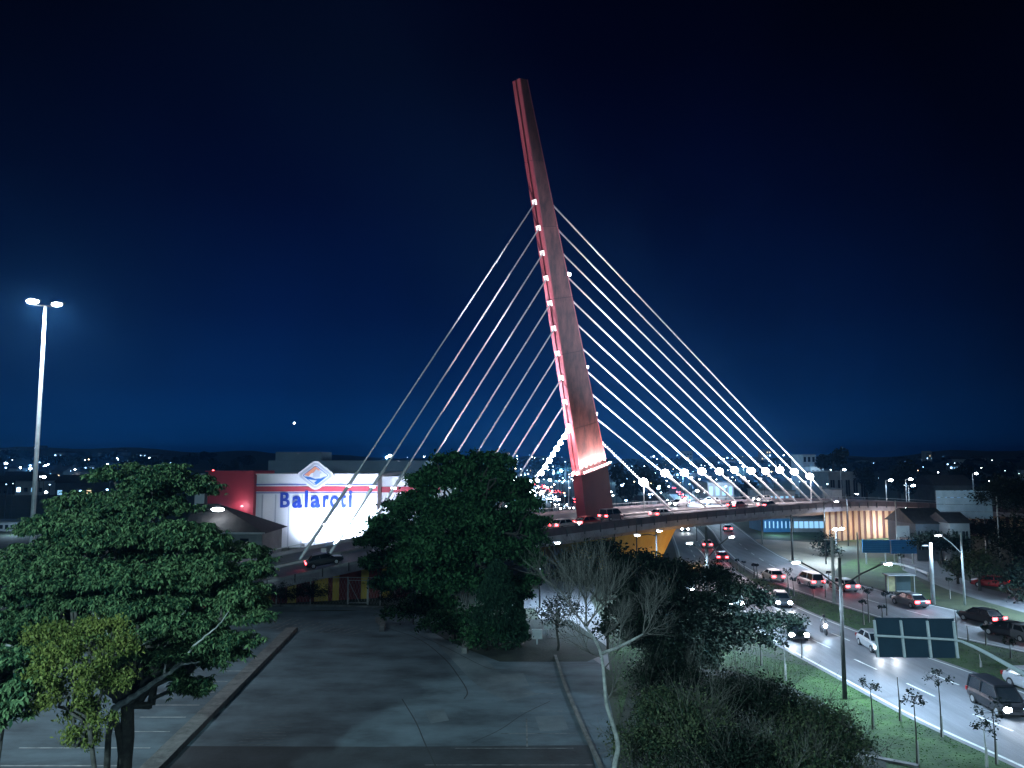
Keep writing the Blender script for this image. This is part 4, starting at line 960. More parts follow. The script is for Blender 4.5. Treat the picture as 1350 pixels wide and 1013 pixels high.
for (px_, py_, paint, lab, kind) in (
        (951, 739, 'car_red', 'red-lit car driving away just past the bridge'  , 'car'),
        (932, 722, 'car_white', 'white car under the bridge edge heading away', 'car'),
        (1019, 765, 'car_white', 'white car with red tail lights beside the row of saplings', 'car'),
        (1068, 772, 'car_white', 'white car with red tail lights left of the dark lamp pole', 'van'),
        (1112, 778, 'car_silver', 'silver car directly behind the dark lamp pole', 'car'),
        (1199, 799, 'car_grey', 'grey car with bright tail lights above the overhead sign', 'car'),
        (1294, 821, 'car_black', 'dark car with red tail lights right of the overhead sign', 'car'),
        (1330, 840, 'car_black', 'dark car at the right edge behind another on the far lanes', 'car')):
    p = G(px_, py_); put_car(px_, py_, hd_at(L5, p.y), paint, 'rear', lab, 'departing cars on the far carriageway', kind)
put_car(1305, 774, R(150), 'car_red', 'rear', 'red-lit car climbing the side road at right', 'cars on side roads')
put_car(1245+95, 842, R(100), 'car_grey', 'both', 'car at the far right edge with its headlights on', 'cars on side roads')
put_car(1366, 912, R(-82), 'car_silver', 'front', 'silver car with bright headlights cut by the right edge behind the dark van', 'oncoming cars on the near carriageway', spot=60)
# motorcycle
mc = thing('motorcycle', 'motorcycle with single bright headlight beside the dark lamp pole', 'motorcycle', G(1086, 836), R(-95))
for x in (-.65, .65): MB().tube([(x, -.06, .32), (x, .06, .32)], .32, 14).build('wheel', 'tyre', mc, local=True)
MB().beam((-.5, 0, .6), (.4, 0, .72), .26, .3).build('body', 'car_black', mc, local=True); MB().beam((.45, 0, .95), (.65, 0, .35), .06, .06).build('fork', 'steel', mc, local=True)
MB().beam((.42, -.33, 1.0), (.42, .33, 1.0), .04, .04).build('handlebar', 'dark_rail', mc, local=True); MB().ball((.62, 0, .85), .17, 10, 6).build('headlight', 'lamp_head', mc, local=True)
l_ = lamp('SPOT', (.9, 0, .8), 60, LED, (6, 0, 0), 60, .7, .1); l_.parent = mc
# rider: one continuous skinned body, seated
def rider(parent_loc, rz):
    J = [(0, 0, .78), (.02, 0, 1.05), (.08, 0, 1.32), (.12, 0, 1.46), (.15, 0, 1.62), (.08, .2, 1.30), (.22, .3, 1.12), (.42, .3, 1.05), (.08, -.2, 1.30), (.22, -.3, 1.12), (.42, -.3, 1.05), (.1, .13, .78), (.38, .2, .62), (.2, .2, .28), (.32, .2, .26), (.1, -.13, .78), (.38, -.2, .62), (.2, -.2, .28), (.32, -.2, .26)]
    E = [(0, 1), (1, 2), (2, 3), (3, 4), (2, 5), (5, 6), (6, 7), (2, 8), (8, 9), (9, 10), (0, 11), (11, 12), (12, 13), (13, 14), (0, 15), (15, 16), (16, 17), (17, 18)]
    rd = [.16, .15, .17, .07, .12, .07, .055, .04, .07, .055, .04, .11, .085, .06, .05, .11, .085, .06, .05]
    me = bpy.data.meshes.new('person'); me.from_pydata(J, E, []); o = bpy.data.objects.new('person', me); C.objects.link(o)
    sk = o.modifiers.new('skin', 'SKIN'); sk.use_smooth_shade = True
    for i, r_ in enumerate(rd): me.skin_vertices[0].data[i].radius = (r_, r_)
    me.skin_vertices[0].data[0].use_root = True
    o.modifiers.new('sub', 'SUBSURF').levels = 1; me.materials.append(M['car_grey'])
    o.location = parent_loc; o.rotation_euler = (0, 0, rz); tag(o, 'motorcyclist in dark clothes and helmet riding toward the viewer', 'person')
    MB().ball((.16, 0, 1.64), .15, 12, 8).build('helmet', 'car_black', o, local=True)
rider(mc.location, R(-95))
# cars on the bridge
def deck_car(px_, off, rev, paint, lights, label, kind='car'):
    # find s so that the offset lane point projects at px_
    best = None
    for k in range(0, int(acc[-1])*2):
        p, d_, n_ = at_s(k/2); q_ = p+n_*off
        if q_.y < 5: continue
        e_ = abs(px_of(q_)[0]-px_)
        if best is None or e_ < best[0]: best = (e_, q_, d_, k/2)
    q_, d_ = best[1], best[2]; sl_ = (at_s(best[3]+2)[0].z-at_s(best[3]-2)[0].z)/4; put_car(0, 0, math.atan2(d_.y, d_.x)+(math.pi if rev else 0), paint, lights, label, 'cars crossing the bridge', kind, P=q_+Vector((0, 0, .012)), pitch=math.atan(sl_)*(1 if rev else -1))
for a_ in ((430, -7.4, False, 'car_black', 'rear', 'dark car with bright red tail lights on the left bridge ramp'),
           (745, -7.4, False, 'car_white', 'both', 'white car on the bridge deck left of the mast foot'),
           (774, -7.4, False, 'car_red', 'rear', 'small red car on the bridge before the mast foot'),
           (806, -4.0, False, 'car_grey', 'rear', 'grey car with tail lights at the right side of the mast foot', 'van'),
           (873, -7.4, False, 'car_white', 'rear', 'white car with red tail light between mast and second cable lamp'),
           (896, 6.8, True, 'car_silver', 'front', 'silver oncoming car on the far bridge lanes'),
           (938, 6.8, True, 'car_white', 'front', 'oncoming car with two bright headlights in front of the kiosk'),
           (972, -4.0, False, 'car_black', 'rear', 'dark car with red tail lights below the seventh cable lamp'),
           (1013, -7.4, False, 'car_black', 'rear', 'dark car with red tail lights before the long shed'),
           (1005, 6.8, True, 'car_silver', 'front', 'farther oncoming car beyond the dark tail-lit one')):
    deck_car(*a_)
# avenue queue far beyond
i = 0
for y in range(200, 470, 17):
    for lane, rev in ((.2, True), (.42, True), (.66, False), (.85, False)):
        if rng.random() < .35: continue
        xa, xb = np.interp(y, [112, 150, 200, 300, 480], [6, 12, 14, 10, 2]), np.interp(y, [112, 150, 200, 300, 480], [14, 22, 26, 26, 16])
        x = xa+(xb-xa)*lane; put_car(0, 0, R(96)+(math.pi if rev else 0), ['car_white', 'car_silver', 'car_black'][i % 3], 'front' if rev else 'rear',
            'far car in the queue of headlights on the avenue beyond the bridge' if rev else 'far car with red tail lights on the avenue beyond the bridge', 'cars on the far avenue', P=Vector((x, y+rng.random()*6, .02))); i += 1
for y in range(170, 400, 22):
    for Lx, Ly, rev in ((L1, L4, True), (L5, L6, False)):
        if rng.random() < .3: continue
        x = xat(Lx, y)*.5+xat(Ly, y)*.5; put_car(0, 0, hd_at(Lx, y)+(math.pi if rev else 0), ['car_white', 'car_grey'][i % 2], 'front' if rev else 'rear',
            'far oncoming car on the highway beyond the bridge' if rev else 'far departing car on the highway beyond the bridge', 'cars on the far highway', P=Vector((x, y, .02))); i += 1

# ------------------------------------------------------------------ trees
def leafmesh(P, size, m, name, parent, up=.5, asp=.45, drop=0):
    n = len(P); s_ = size*(.6+.8*rng.random(n)); nrm = rng.normal(0, 1, (n, 3)); nrm[:, 2] = np.abs(nrm[:, 2])+up; nrm /= np.linalg.norm(nrm, axis=1)[:, None]
    t = rng.normal(0, 1, (n, 3)); t -= nrm*(t*nrm).sum(1)[:, None]; t /= np.linalg.norm(t, axis=1)[:, None]
    t[:, 2] -= drop; t /= np.linalg.norm(t, axis=1)[:, None]; b = np.cross(nrm, t)
    s_ = s_[:, None]; v0 = P-t*s_*.5; v1 = P+b*s_*asp*.5; v2 = P+t*s_*.5-np.array([0, 0, 1])*s_*.15; v3 = P-b*s_*asp*.5
    co_ = np.stack([v0, v1, v2, v3], 1).reshape(-1, 3); o = npmesh(name, co_, np.arange(n*4).reshape(n, 4), m, parent); o['kind'] = 'stuff'; return o
def rosettes(P, size, m, name, parent, k=6):
    n = len(P); a_ = (rng.random((n, 1))*6.28+np.arange(k)[None]*6.283/k+rng.normal(0, .25, (n, k))); dr = -.25-.75*rng.random((n, k)); s_ = size*(.65+.7*rng.random((n, k)))
    t = np.stack([np.cos(a_), np.sin(a_), dr], -1); t /= np.linalg.norm(t, axis=2)[..., None]
    b = np.stack([-np.sin(a_), np.cos(a_), rng.normal(0, .35, (n, k))], -1); P_ = P[:, None, :]; S_ = s_[..., None]
    mid = P_+t*S_*.5+np.array([0, 0, .06])*size; v = np.stack([P_+t*0, mid+b*S_*.16, P_+t*S_-np.array([0, 0, .12])*size, mid-b*S_*.16], 2).reshape(-1, 3)
    o = npmesh(name, v, np.arange(n*k*4).reshape(n*k, 4), m, parent); o['kind'] = 'stuff'; return o
def pads_points(pads, per, nclump, sig, flat=.7, grow_=1.0):
    out_ = []; cl = []
    for (c, r) in pads:
        r = tuple(x*grow_ for x in r); k = max(4, int(nclump*r[0]*r[1]*1.0+nclump*r[0]*r[2])); v = rng.normal(0, 1, (k, 3)); v /= np.linalg.norm(v, axis=1)[:, None]; v[:, 2] = np.where(v[:, 2] < -.2, -v[:, 2]*.6, v[:, 2])
        rad = .55+.5*rng.random(k)**.5; q_ = np.array(c)+v*np.array(r)*rad[:, None]; cl.append((c, q_))
        n = int(per*k); idx = rng.integers(0, k, n); sc = sig*(.7+.6*rng.random(k))
        out_.append(q_[idx]+rng.normal(0, 1, (n, 3))*sc[idx][:, None]*np.array([1, 1, flat]))
    return np.concatenate(out_), cl
def limb(mb, a_, b_, r0, r1, sag=.0, n=6, seg=6, wob=.15):
    a_, b_ = Vector(a_), Vector(b_); ln = (b_-a_).length; pts = []
    for i in range(n):
        t = i/(n-1); p = a_.lerp(b_, t)+Vector((0, 0, sag*math.sin(t*math.pi)*ln)); 
        if 0 < i < n-1: p += Vector(rng.normal(0, wob*ln*.12, 3))
        pts.append(p)
    mb.tube(pts, [r0+(r1-r0)*i/(n-1) for i in range(n)], seg, cap=False); return pts
def tree(name, label, cat, base, fork, pads, leaf, per, ncl, sig, size, bark='bark', r=.3, up=.5, asp=.45, drop=0, group=None, branches=True, twigs=6, flat=.7, crown='crown', grow_=1.0, ros=0):
    base = Vector(base); t = thing(name, label, cat, base, group=group); tk = MB(); fork = Vector(fork)
    limb(tk, base, fork, r, r*.75, 0, 6, 10, .2)
    P, cl = pads_points(pads, per, ncl, sig, flat, grow_)
    if branches:
        for (c, q_) in cl:
            c = Vector(c); limb(tk, fork, c, r*.42, .05, .06, 7, 6, .5)
            for j in rng.integers(0, len(q_), min(twigs, len(q_))): limb(tk, c, q_[j], .04, .012, 0, 4, 4, .5)
    tk.build('trunk', bark, t, smooth=True)
    if ros: rosettes(P, size, leaf, crown, t, ros)
    else: leafmesh(P, size, leaf, crown, t, up, asp, drop)
    return t
def pd(px_, py_, Yf, rx, ry, rz): return (D(px_, py_, Yf)[:], (rx, ry, rz))
# 1 big left tree
bt = D(172, 1013, 33); bt = Vector((bt.x, 33, 0))
pads = [pd(232, 645, 34, 1.6, 1.5, .8), pd(200, 640, 32, 1.0, 1, .6), pd(148, 628, 33, .7, .8, .4), pd(195, 672, 33, 1.7, 1.5, .7), pd(110, 668, 34, 1.2, 1.3, .7), pd(100, 695, 32, 1.7, 1.6, .8), pd(55, 700, 35, .9, 1, .7),
        pd(45, 745, 33, 1.8, 1.7, .9), pd(150, 715, 31, 1.8, 1.5, .8), pd(235, 710, 32, 1.6, 1.6, .8), pd(268, 722, 34, 1.0, 1.1, .6), pd(15, 770, 32, 1.3, 1.4, .8), pd(90, 765, 31, 1.7, 1.5, .8),
        pd(185, 765, 31, 1.8, 1.5, .8), pd(265, 760, 32, 1.4, 1.5, .8), pd(318, 735, 34, 1.0, 1.2, .6), pd(335, 755, 33, .6, .7, .5), pd(20, 825, 32, 1.5, 1.3, .8), pd(300, 815, 33, 1.2, 1.2, .8), pd(240, 830, 33, 1.4, 1.5, .8), pd(150, 830, 34, 1.7, 1.5, .9),
        pd(330, 800, 33, .6, .7, .5), pd(290, 870, 32, .9, 1, .6), pd(230, 880, 33, .9, 1, .5), pd(60, 820, 34, 1.4, 1.4, .8), pd(185, 605+15, 35, .6, .6, .3), pd(218, 622, 33, .7, .8, .35), pd(150, 670, 34, 1.4, 1.2, .7), pd(80, 730, 34, 1.6, 1.5, .8), pd(200, 740, 33, 1.8, 1.6, .9), pd(120, 790, 33, 1.8, 1.5, .9), pd(250, 790, 33, 1.6, 1.4, .9), pd(190, 805, 33.5, 1.8, 1.5, 1.0), pd(60, 790, 33, 1.6, 1.4, .8), pd(310, 775, 33, 1.0, 1.0, .7), pd(270, 735, 33, 1.2, 1.2, .8), pd(100, 850, 34, 1.4, 1.3, .9), pd(200, 860, 34, 1.3, 1.2, .8), pd(25, 860, 33, 1.3, 1.2, .7), pd(315, 790, 32, .8, .8, .5), pd(330, 815, 32, .7, .7, .4), pd(285, 845, 31.5, .9, .8, .5), pd(240, 860, 31, .8, .8, .4), pd(320, 845, 32, .6, .6, .4), pd(255, 905, 31.5, .7, .7, .4), pd(200, 800, 31, 1.2, 1.1, .6), pd(130, 800, 31, 1.3, 1.1, .6), pd(60, 860, 32, 1.1, 1, .6), pd(170, 870, 31.5, .9, .9, .6), pd(235, 825, 31, 1, 1, .5)]
tree('tree', 'large spreading tree with layered drooping leaves at the left foreground', 'tree', bt, D(168, 930, 33), pads, 'leaf_mid', 24, 16.0, .19, .20, r=.34, flat=.42, grow_=1.06, ros=7)
t2 = MB(); a_ = D(150, 935, 32.5)
br = thing('fallen_limb', 'x', 'tree') if False else None
lt = [o for o in C.objects if o.get('label', '').startswith('large spreading tree')][0]
mb = MB()
def sm_tube(P, r0, r1, n=8):
    Q = smoothline(P, 5); Q = [q_+Vector(rng.normal(0, .018, 3)) for q_ in Q]; mb.tube(Q, [r0+(r1-r0)*(i/(len(Q)-1))**.8 for i in range(len(Q))], n)
sm_tube([D(150, 935, 32.6), D(172, 920, 32), D(205, 898, 31.2), D(228, 884, 30.8), D(240, 876, 30.6), D(262, 873, 30.6)], .15, .03)
sm_tube([D(226, 885, 30.8), D(246, 864, 30.6), D(262, 846, 30.5), D(285, 828, 30.6), D(302, 806, 30.6)], .07, .012)
sm_tube([D(216, 890, 31), D(219, 872, 30.9), D(215, 858, 30.8), D(222, 846, 30.8)], .05, .012, 6)
sm_tube([D(186, 850, 31), D(205, 842, 30.8), D(216, 830, 30.7), D(236, 816, 30.7), D(248, 800, 30.7)], .035, .01, 6)
sm_tube([D(120, 805, 31), D(134, 822, 30.8), D(142, 838, 30.7)], .015, .03, 6)
sm_tube([D(8, 850, 30), D(30, 862, 30), D(50, 872, 30)], .05, .02, 6)
mb.build('limb', 'bark_pale', lt, smooth=True)
mb = MB(); mb.tube([D(140, 1030, 32), D(143, 970, 32.3), D(150, 935, 32.6)], [.14, .12, .12], 8); mb.tube([D(165, 1040, 33), D(158, 975, 33), D(150, 935, 32.6)], [.16, .14, .13], 8); mb.build('stem', 'bark', lt, smooth=True)
# 2 yellow-green tree nearer
by = D(112, 1013, 26); by = Vector((by.x, 26, 0))
pads = [pd(72, 838, 26, .9, .9, .45), pd(120, 838, 26, 1.0, 1, .5), pd(155, 860, 26, .7, .8, .6), pd(95, 880, 25.5, 1.2, 1.1, .8), pd(140, 900, 26, .8, .8, .7), pd(80, 925, 25.5, .8, .8, .9), pd(115, 950, 26, .7, .8, .8), pd(62, 890, 26, .5, .5, .8), pd(100, 985, 26, .5, .6, .6)]
tree('tree', 'yellow-green feathery small tree in front of the large left tree', 'tree', by, D(118, 960, 26), pads, 'leaf_yellow', 170, 10, .17, .115, r=.10, bark='bark', up=.2, asp=.5, drop=.9)
be = D(8, 1013, 25); be = Vector((be.x, 25, 0))
pads = [pd(5, 880, 25, .9, .9, .6), pd(20, 915, 25, .9, .9, .6), pd(0, 940, 25, .8, .8, .6), pd(40, 900, 25.5, .5, .5, .4), pd(-20, 900, 25, .8, .8, .9)]
tree('tree', 'bright green low branches entering at the lower left edge', 'tree', be, D(2, 960, 25), pads, 'leaf_mid', 16, 10, .16, .24, r=.12, flat=.5, ros=7)
bare = lambda: None
# 3 dense central tree
pads = []
for (x, y, Yy, rx, rz) in ((595, 640, 74, 3.4, 2.2), (585, 632, 74, 1.8, 1.2), (640, 630, 75, 2.4, 1.5), (655, 655, 74, 2.6, 2.2), (552, 675, 73, 2.8, 2.2), (610, 690, 71, 4.0, 2.8), (520, 710, 73, 2.8, 2.4), (565, 735, 71, 3.6, 2.6), (640, 730, 72, 3.6, 3.0), (680, 700, 74, 2.2, 2.2), (505, 745, 73, 1.6, 1.6), (600, 770, 72, 3.4, 2.2), (535, 770, 73, 2.6, 1.6), (685, 655, 75, 1.4, 1.2), (672, 775, 73, 1.8, 1.6), (620, 612, 75, 1.2, .7), (648, 608, 75, .9, .5), (690, 725, 74, 1.3, 1.3), (575, 795, 73, 2, 1)):
    pads.append(pd(x, y, Yy, rx*.94, rx*.8, rz*.94))
for (x, y) in ((500, 690), (488, 715), (484, 745), (500, 770), (515, 668), (552, 636), (566, 622), (580, 608), (597, 604), (614, 614), (634, 606), (650, 604), (664, 614), (668, 628), (688, 640), (683, 668), (702, 668), (708, 690), (712, 712), (700, 742), (706, 765), (690, 785), (560, 690), (600, 720), (640, 690), (580, 760), (620, 660)):
    w_ = rng.uniform(.55, 1.15); pads.append(pd(x, y, 72.5+rng.uniform(-1.5, 1.5), w_, w_, w_*.7))
bc = G(590, 812); tree('tree', 'dense dark green broad tree hiding the bridge deck at centre', 'tree', (bc.x, 74, 0), D(592, 745, 74), pads, 'leaf_deep', 62, 9.5, .30, .36, r=.5, up=.4, asp=.55, drop=.3)
# cypress beside it
def cypress(name, label, px_, py_, top, Yf, wpx, leaf):
    b = G(px_, py_); Yf = b.y; tp = D(px_, top, Yf).z; n = 14000; t = rng.random(n)**.8; rad = wpx/FPX*Yf/2*np.minimum(1, t*5+.55)*(1-t)**.55*(1+.18*np.sin(t*23)); a_ = rng.random(n)*6.283
    rr = rad*np.sqrt(.35+.65*rng.random(n))*(1+.22*np.sin(a_*5+t*9)+.16*np.sin(a_*11-t*31)); P = np.stack([b.x+np.cos(a_)*rr, Yf+np.sin(a_)*rr, .3+t*(tp-.3)], -1)
    th = thing(name, label, 'tree', b); MB().tube([b, b+Vector((0, 0, tp*.9))], [.2, .04], 8).build('trunk', 'bark', th); leafmesh(P, .34, leaf, 'crown', th, 0, .3, -1.3)
cypress('cypress', 'dark upright cypress standing before the dense central tree', 655, 856, 738, 63, 74, 'leaf_cypress')
cypress('cypress', 'smaller dark conical cypress right of the first one', 684, 850, 785, 64, 24, 'leaf_cypress')
for (x, y, Yy, w_, lab) in ((600, 812, 70, 2.6, 'dark undergrowth at the foot of the dense central tree'), (545, 800, 76, 2.4, 'low dark undergrowth left of the central trunk, behind the fence'), (640, 830, 66, 2.0, 'dark undergrowth left of the cypress')):
    b = D(x, y, Yy); b.z = max(b.z, 1.0); tree('shrub', lab, 'shrub', (b.x, Yy, 0), (b.x, Yy, .5), [((b.x+dx*w_, Yy+dy, b.z*.6+dz), (w_*.6, 1.5, b.z*.7)) for dx, dy, dz in ((0, 0, .2), (.6, .5, 0), (-.6, -.4, 0))], 'leaf_deep', 50, 5, .3, .3, r=.08)
# 4 dark umbrella tree
pads = []
for (x, y, Yy, rx, rz) in ((790, 728, 60, 1.6, .8), (760, 745, 60, 1.3, .7), (835, 745, 59, 2.0, 1.0), (880, 755, 58, 2.2, .9), (930, 765, 58, 2.1, .9), (975, 780, 58, 1.7, .8), (800, 765, 60, 2.0, 1.0), (870, 790, 57, 2.6, 1.1), (930, 800, 57, 2.3, 1.0), (985, 825, 57, 1.8, .8), (1030, 822, 57, 1.5, .45), (1000, 795, 58, 1.2, .5), (830, 810, 58, 1.8, 1.0), (900, 835, 56, 2.4, 1.0), (960, 850, 56, 1.8, .9), (1010, 845, 56, .9, .4), (850, 850, 57, 1.8, .9), (925, 870, 55, 2.0, .9), (860, 775, 58, 2.0, .9), (905, 815, 57, 2.0, .9), (840, 785, 57, 1.7, .9), (955, 825, 57, 1.6, .8), (890, 855, 55, 1.8, .9), (820, 830, 57, 1.6, 1), (745, 760, 60, .8, .8), (880, 870, 55, 1.5, .8)):
    pads.append(pd(x, y, Yy, rx, rx*.9, rz))
bc = D(862, 900, 57); tree('tree', 'wide dark umbrella-shaped tree between car park and highway', 'tree', (bc.x, 57, 0), D(866, 870, 57), pads, 'leaf_dark', 100, 5.0, .36, .26, r=.28, up=.6, asp=.5, drop=.2, twigs=8)
# reddish-brown scrub around the bridge
for (x, y, w_, lf, lab) in ((800, 745, 2.2, 'leaf_olive', 'brownish shrub crown in front of the yellow pier'), (735, 800, 2.0, 'leaf_dark', 'dark shrub between underpass road and bare tree')):
    b = D(x, y, 66); tree('shrub', lab, 'shrub', (b.x, 66, 0), (b.x, 66, b.z-1.5), [((b.x+dx, 66+dy, b.z+dz), (w_*.7, w_*.7, w_*.45)) for dx, dy, dz in ((0, 0, 0), (w_*.7, 1, -.6), (-w_*.7, -1, -.5), (0, 0, -1.6))], lf, 45, 4, .35, .2, r=.12)
# 5 bare pale tree
def grow(mb, p, d_, ln, r_, lvl, maxl, spread, n_child, seg=5, upb=.12):
    pts = [p.copy()]; dd = d_.copy()
    for i in range(4):
        dd = (dd+Vector(rng.normal(0, .10, 3))+Vector((0, 0, upb))).normalized(); pts.append(pts[-1]+dd*ln/4)
    mb.tube(pts, [r_*(1-.5*i/4) for i in range(5)], 6 if lvl < 2 else 3, cap=False)
    if lvl >= maxl: return
    for k in range(n_child[lvl]):
        t = .3+.7*(k+.5)/n_child[lvl]; i = min(3, int(t*4)); q_ = pts[i].lerp(pts[i+1], t*4-i)
        ax_ = Vector(rng.normal(0, 1, 3)); ax_ -= dd*ax_.dot(dd); ax_.normalize(); a_ = R(spread*(.6+.6*rng.random()))
        grow(mb, q_, (dd*math.cos(a_)+ax_*math.sin(a_)).normalized(), ln*(.5+.3*rng.random()), r_*.5, lvl+1, maxl, spread, n_child, seg, upb)
Yb = 35; tb = thing('bare_tree', 'leafless pale-barked tree with crooked trunk at the right of the car park', 'tree', Vector((D(812, 1013, Yb).x, Yb, 0)))
tp = [Vector((D(806, 1013, Yb).x, Yb, 0)), D(810, 1013, Yb), D(815, 985, Yb), D(808, 955, Yb), D(800, 930, Yb), D(797, 900, Yb), D(793, 865, Yb), D(785, 845, Yb), D(772, 826, Yb)]
MB().tube(smoothline(tp, 4), [.135-.085*i/(4*8) for i in range(4*8+1)], 10).build('trunk', 'bark_pale', tb, smooth=True)
mb = MB(); mb.tube([D(793, 862, Yb), D(812, 855, Yb-.3), D(832, 845, Yb-.5), D(848, 836, Yb-.7)], [.08, .07, .055, .04], 8); mb.build('limb', 'bark_pale', tb, smooth=True)
tw = MB(); st = D(772, 826, Yb)
for ang_, ln in ((-50, 1.8), (-30, 2.1), (-12, 2.1), (8, 2.1), (28, 2.0), (48, 1.8)):
    a_ = R(ang_); grow(tw, st+Vector((rng.random()*.2-.1, 0, 0)), Vector((math.sin(a_), rng.normal(0, .3), math.cos(a_))).normalized(), ln, .034, 0, 3, 34, (7, 6, 4))
for bp, ang_, ln in ((D(848, 836, Yb-.7), 10, 1.4), (D(848, 836, Yb-.7), 38, 1.5), (D(785, 845, Yb), 55, 1.4), (D(785, 845, Yb), -62, 1.5), (D(798, 880, Yb), 60, 1.3), (D(795, 868, Yb), -75, 1.3), (D(812, 855, Yb-.3), 20, 1.4), (D(800, 925, Yb), 35, 1.2), (D(830, 846, Yb-.5), 75, 1.3)):
    a_ = R(ang_); grow(tw, bp, Vector((math.sin(a_), rng.normal(0, .3), math.cos(a_))).normalized(), ln, .028, 0, 3, 36, (7, 5, 4), upb=.08)
o = tw.build('twigs', 'twig', tb); o['kind'] = 'stuff'
# 6 foreground scrub, lower right
for (x, y, Yy, w_, lf, lab, nl_) in ((900, 950, 37, 2.3, 'leaf_olive', 'dark twiggy shrub right of the bare pale trunk', 0), (985, 930, 40, 2.6, 'leaf_dark', 'dark rounded shrub at the middle of the lower thicket', 1), (1060, 955, 39, 2.3, 'leaf_olive', 'olive shrub with fine twigs near the lawn edge', 2), (1110, 985, 38, 1.5, 'leaf_olive', 'olive-brown shrub tip at the right end of the thicket', 3), (960, 1000, 35, 2.2, 'leaf_dark', 'dark shrub filling the bottom edge below the thicket', 4), (855, 985, 38, 1.6, 'leaf_olive', 'low shrub beside the foot of the bare tree', 5), (1040, 1010, 35, 2.0, 'leaf_olive', 'shrub at the bottom edge under the olive one', 6), (880, 900, 42, 2.0, 'leaf_dark', 'dark shrub under the umbrella tree trunk', 7)):
    b = D(x, y, Yy); zz = max(b.z, 1.2); bp = Vector((b.x, Yy, 0)); t = tree('shrub', lab, 'shrub', bp, bp+Vector((0, 0, zz*.5)), [((b.x+dx*w_, Yy+dy, zz+dz), (w_*.55, w_*.55, w_*.42)) for dx, dy, dz in ((0, 0, .4), (.3, -.8, .2), (-.35, .3, .25), (.55, .8, -.2), (-.55, -.6, -.1), (.1, -1.2, -.7), (-.3, 1.2, 0))], lf, 62, 9, .34, .14, r=.08, bark='twig_dark', up=.2, asp=.5, twigs=10)
    tw = MB()
    for k in range(9):
        a_ = R(rng.uniform(-55, 55)); grow(tw, bp+Vector((rng.normal(0, .3), rng.normal(0, .3), zz*.35)), Vector((math.sin(a_), rng.normal(0, .5), math.cos(a_))).normalized(), zz*.6+w_*.25, .03, 0, 2, 30, (7, 5), upb=.05)
    o = tw.build('twigs', 'twig_dark', t); o['kind'] = 'stuff'
# 7 bushes by the fence
for (x0, x1, yt, Yb_, lab) in ((348, 392, 768, 85, 'clipped dark bush behind the left part of the wire fence'), (392, 432, 764, 85.5, 'rounded dark bush behind the fence beside the yellow stripes'), (500, 540, 762, 82, 'dark hedge clump behind the fence right of the gate')):
    a_, b_ = D(x0, 800, Yb_), D(x1, 800, Yb_); zt_ = D(0, yt, Yb_).z; w_ = (b_.x-a_.x)/2
    c_ = ((a_.x+b_.x)/2, Yb_, zt_*.5); tree('bush', lab, 'bush', (c_[0], Yb_, 0), (c_[0], Yb_, .6), [(c_, (w_, .9, zt_*.5)), ((c_[0], Yb_, zt_*.35), (w_*1.05, .9, zt_*.35))], 'leaf_dark', 50, 7, .22, .16, r=.06)
# 8 right-hand trees
rt = [(1335, 655, 120, 5.5, 3.6, 'large black tree mass at the right edge behind the billboard', 'leaf_dark'), (1345, 720, 105, 4.0, 4.5, 'dark tree at the right edge above the side road', 'leaf_dark'), (1290, 745, 95, 2.4, 2.4, 'thin grey-leaved tree between lamp pole and side road', 'leaf_olive'), (1262, 748, 100, 1.6, 1.8, 'pale-leaved small tree left of the side road lamp', 'leaf_olive'),
      (1090, 722, 128, 2.2, 2.6, 'small dark tree at the plaza edge beside the lamps', 'leaf_dark'), (1345, 790, 88, 2.2, 3.6, 'dark tree at the right edge beside the far lanes', 'leaf_dark'), (1300, 700, 125, 5.5, 2.0, 'low dark hedge below the large billboard', 'leaf_dark'), (1240, 715, 118, 5, 1.6, 'dark hedge under the dark-roofed house', 'leaf_dark')]
for (x, y, Yy, rx, rz, lab, lf) in rt:
    b = D(x, y, Yy); bz = max(b.z, rz*.5); tree('tree' if 'hedge' not in lab else 'hedge', lab, 'tree' if 'hedge' not in lab else 'hedge', (b.x, Yy, 0), (b.x, Yy, max(.3, bz-rz*.8)), [((b.x+dx*rx, Yy+dy*rx, bz+dz*rz), (rx*.6, rx*.6, rz*.6)) for dx, dy, dz in ((0, 0, .3), (.5, .2, -.1), (-.5, -.1, -.2), (.1, -.4, -.4), (-.1, .4, 0))], lf, 26, 2.2, .5, .42, r=.2, twigs=5)
# distant silhouettes, each its own tree
def far_tree(x, ytop, Yy, wpx, label, umb=False, group=None):
    gx = D(x, 600, Yy).x; gz = terrain_z(gx, Yy); zt_ = D(x, ytop, Yy).z; w_ = wpx/FPX*Yy/2; hgt = zt_-gz
    if hgt < 3: hgt = 3; zt_ = gz+3
    ch = hgt*(.22 if umb else .42); t = thing('tree', label, 'tree', (gx, Yy, gz), group=group)
    MB().tube([(gx, Yy, gz-.5), (gx, Yy, zt_-ch*.6)], [w_*.07+.1, w_*.03+.05], 6).build('trunk', 'bark', t)
    P, _ = pads_points([((gx+dx*w_, Yy, zt_-ch+dz*ch), (w_*.6, w_*.5, ch*.62)) for dx, dz in ((0, .35), (.5, 0), (-.5, .05), (0, -.2))], 1, 1, 1) if False else (None, None)
    n = 1700; v = rng.normal(0, 1, (n, 3)); v /= np.linalg.norm(v, axis=1)[:, None]; nb = 7; cc = np.stack([rng.uniform(-.6, .6, nb), rng.uniform(-.4, .4, nb), rng.uniform(-.45, .4, nb)], -1); ix = rng.integers(0, nb, n)
    Pn = (cc[ix]+v*(.42*rng.random(n)[:, None]**.4))*np.array([w_, w_, ch])+np.array([gx, Yy, zt_-ch]); leafmesh(Pn, max(w_*.16, .6), 'leaf_far', 'crown', t, .3, .7)
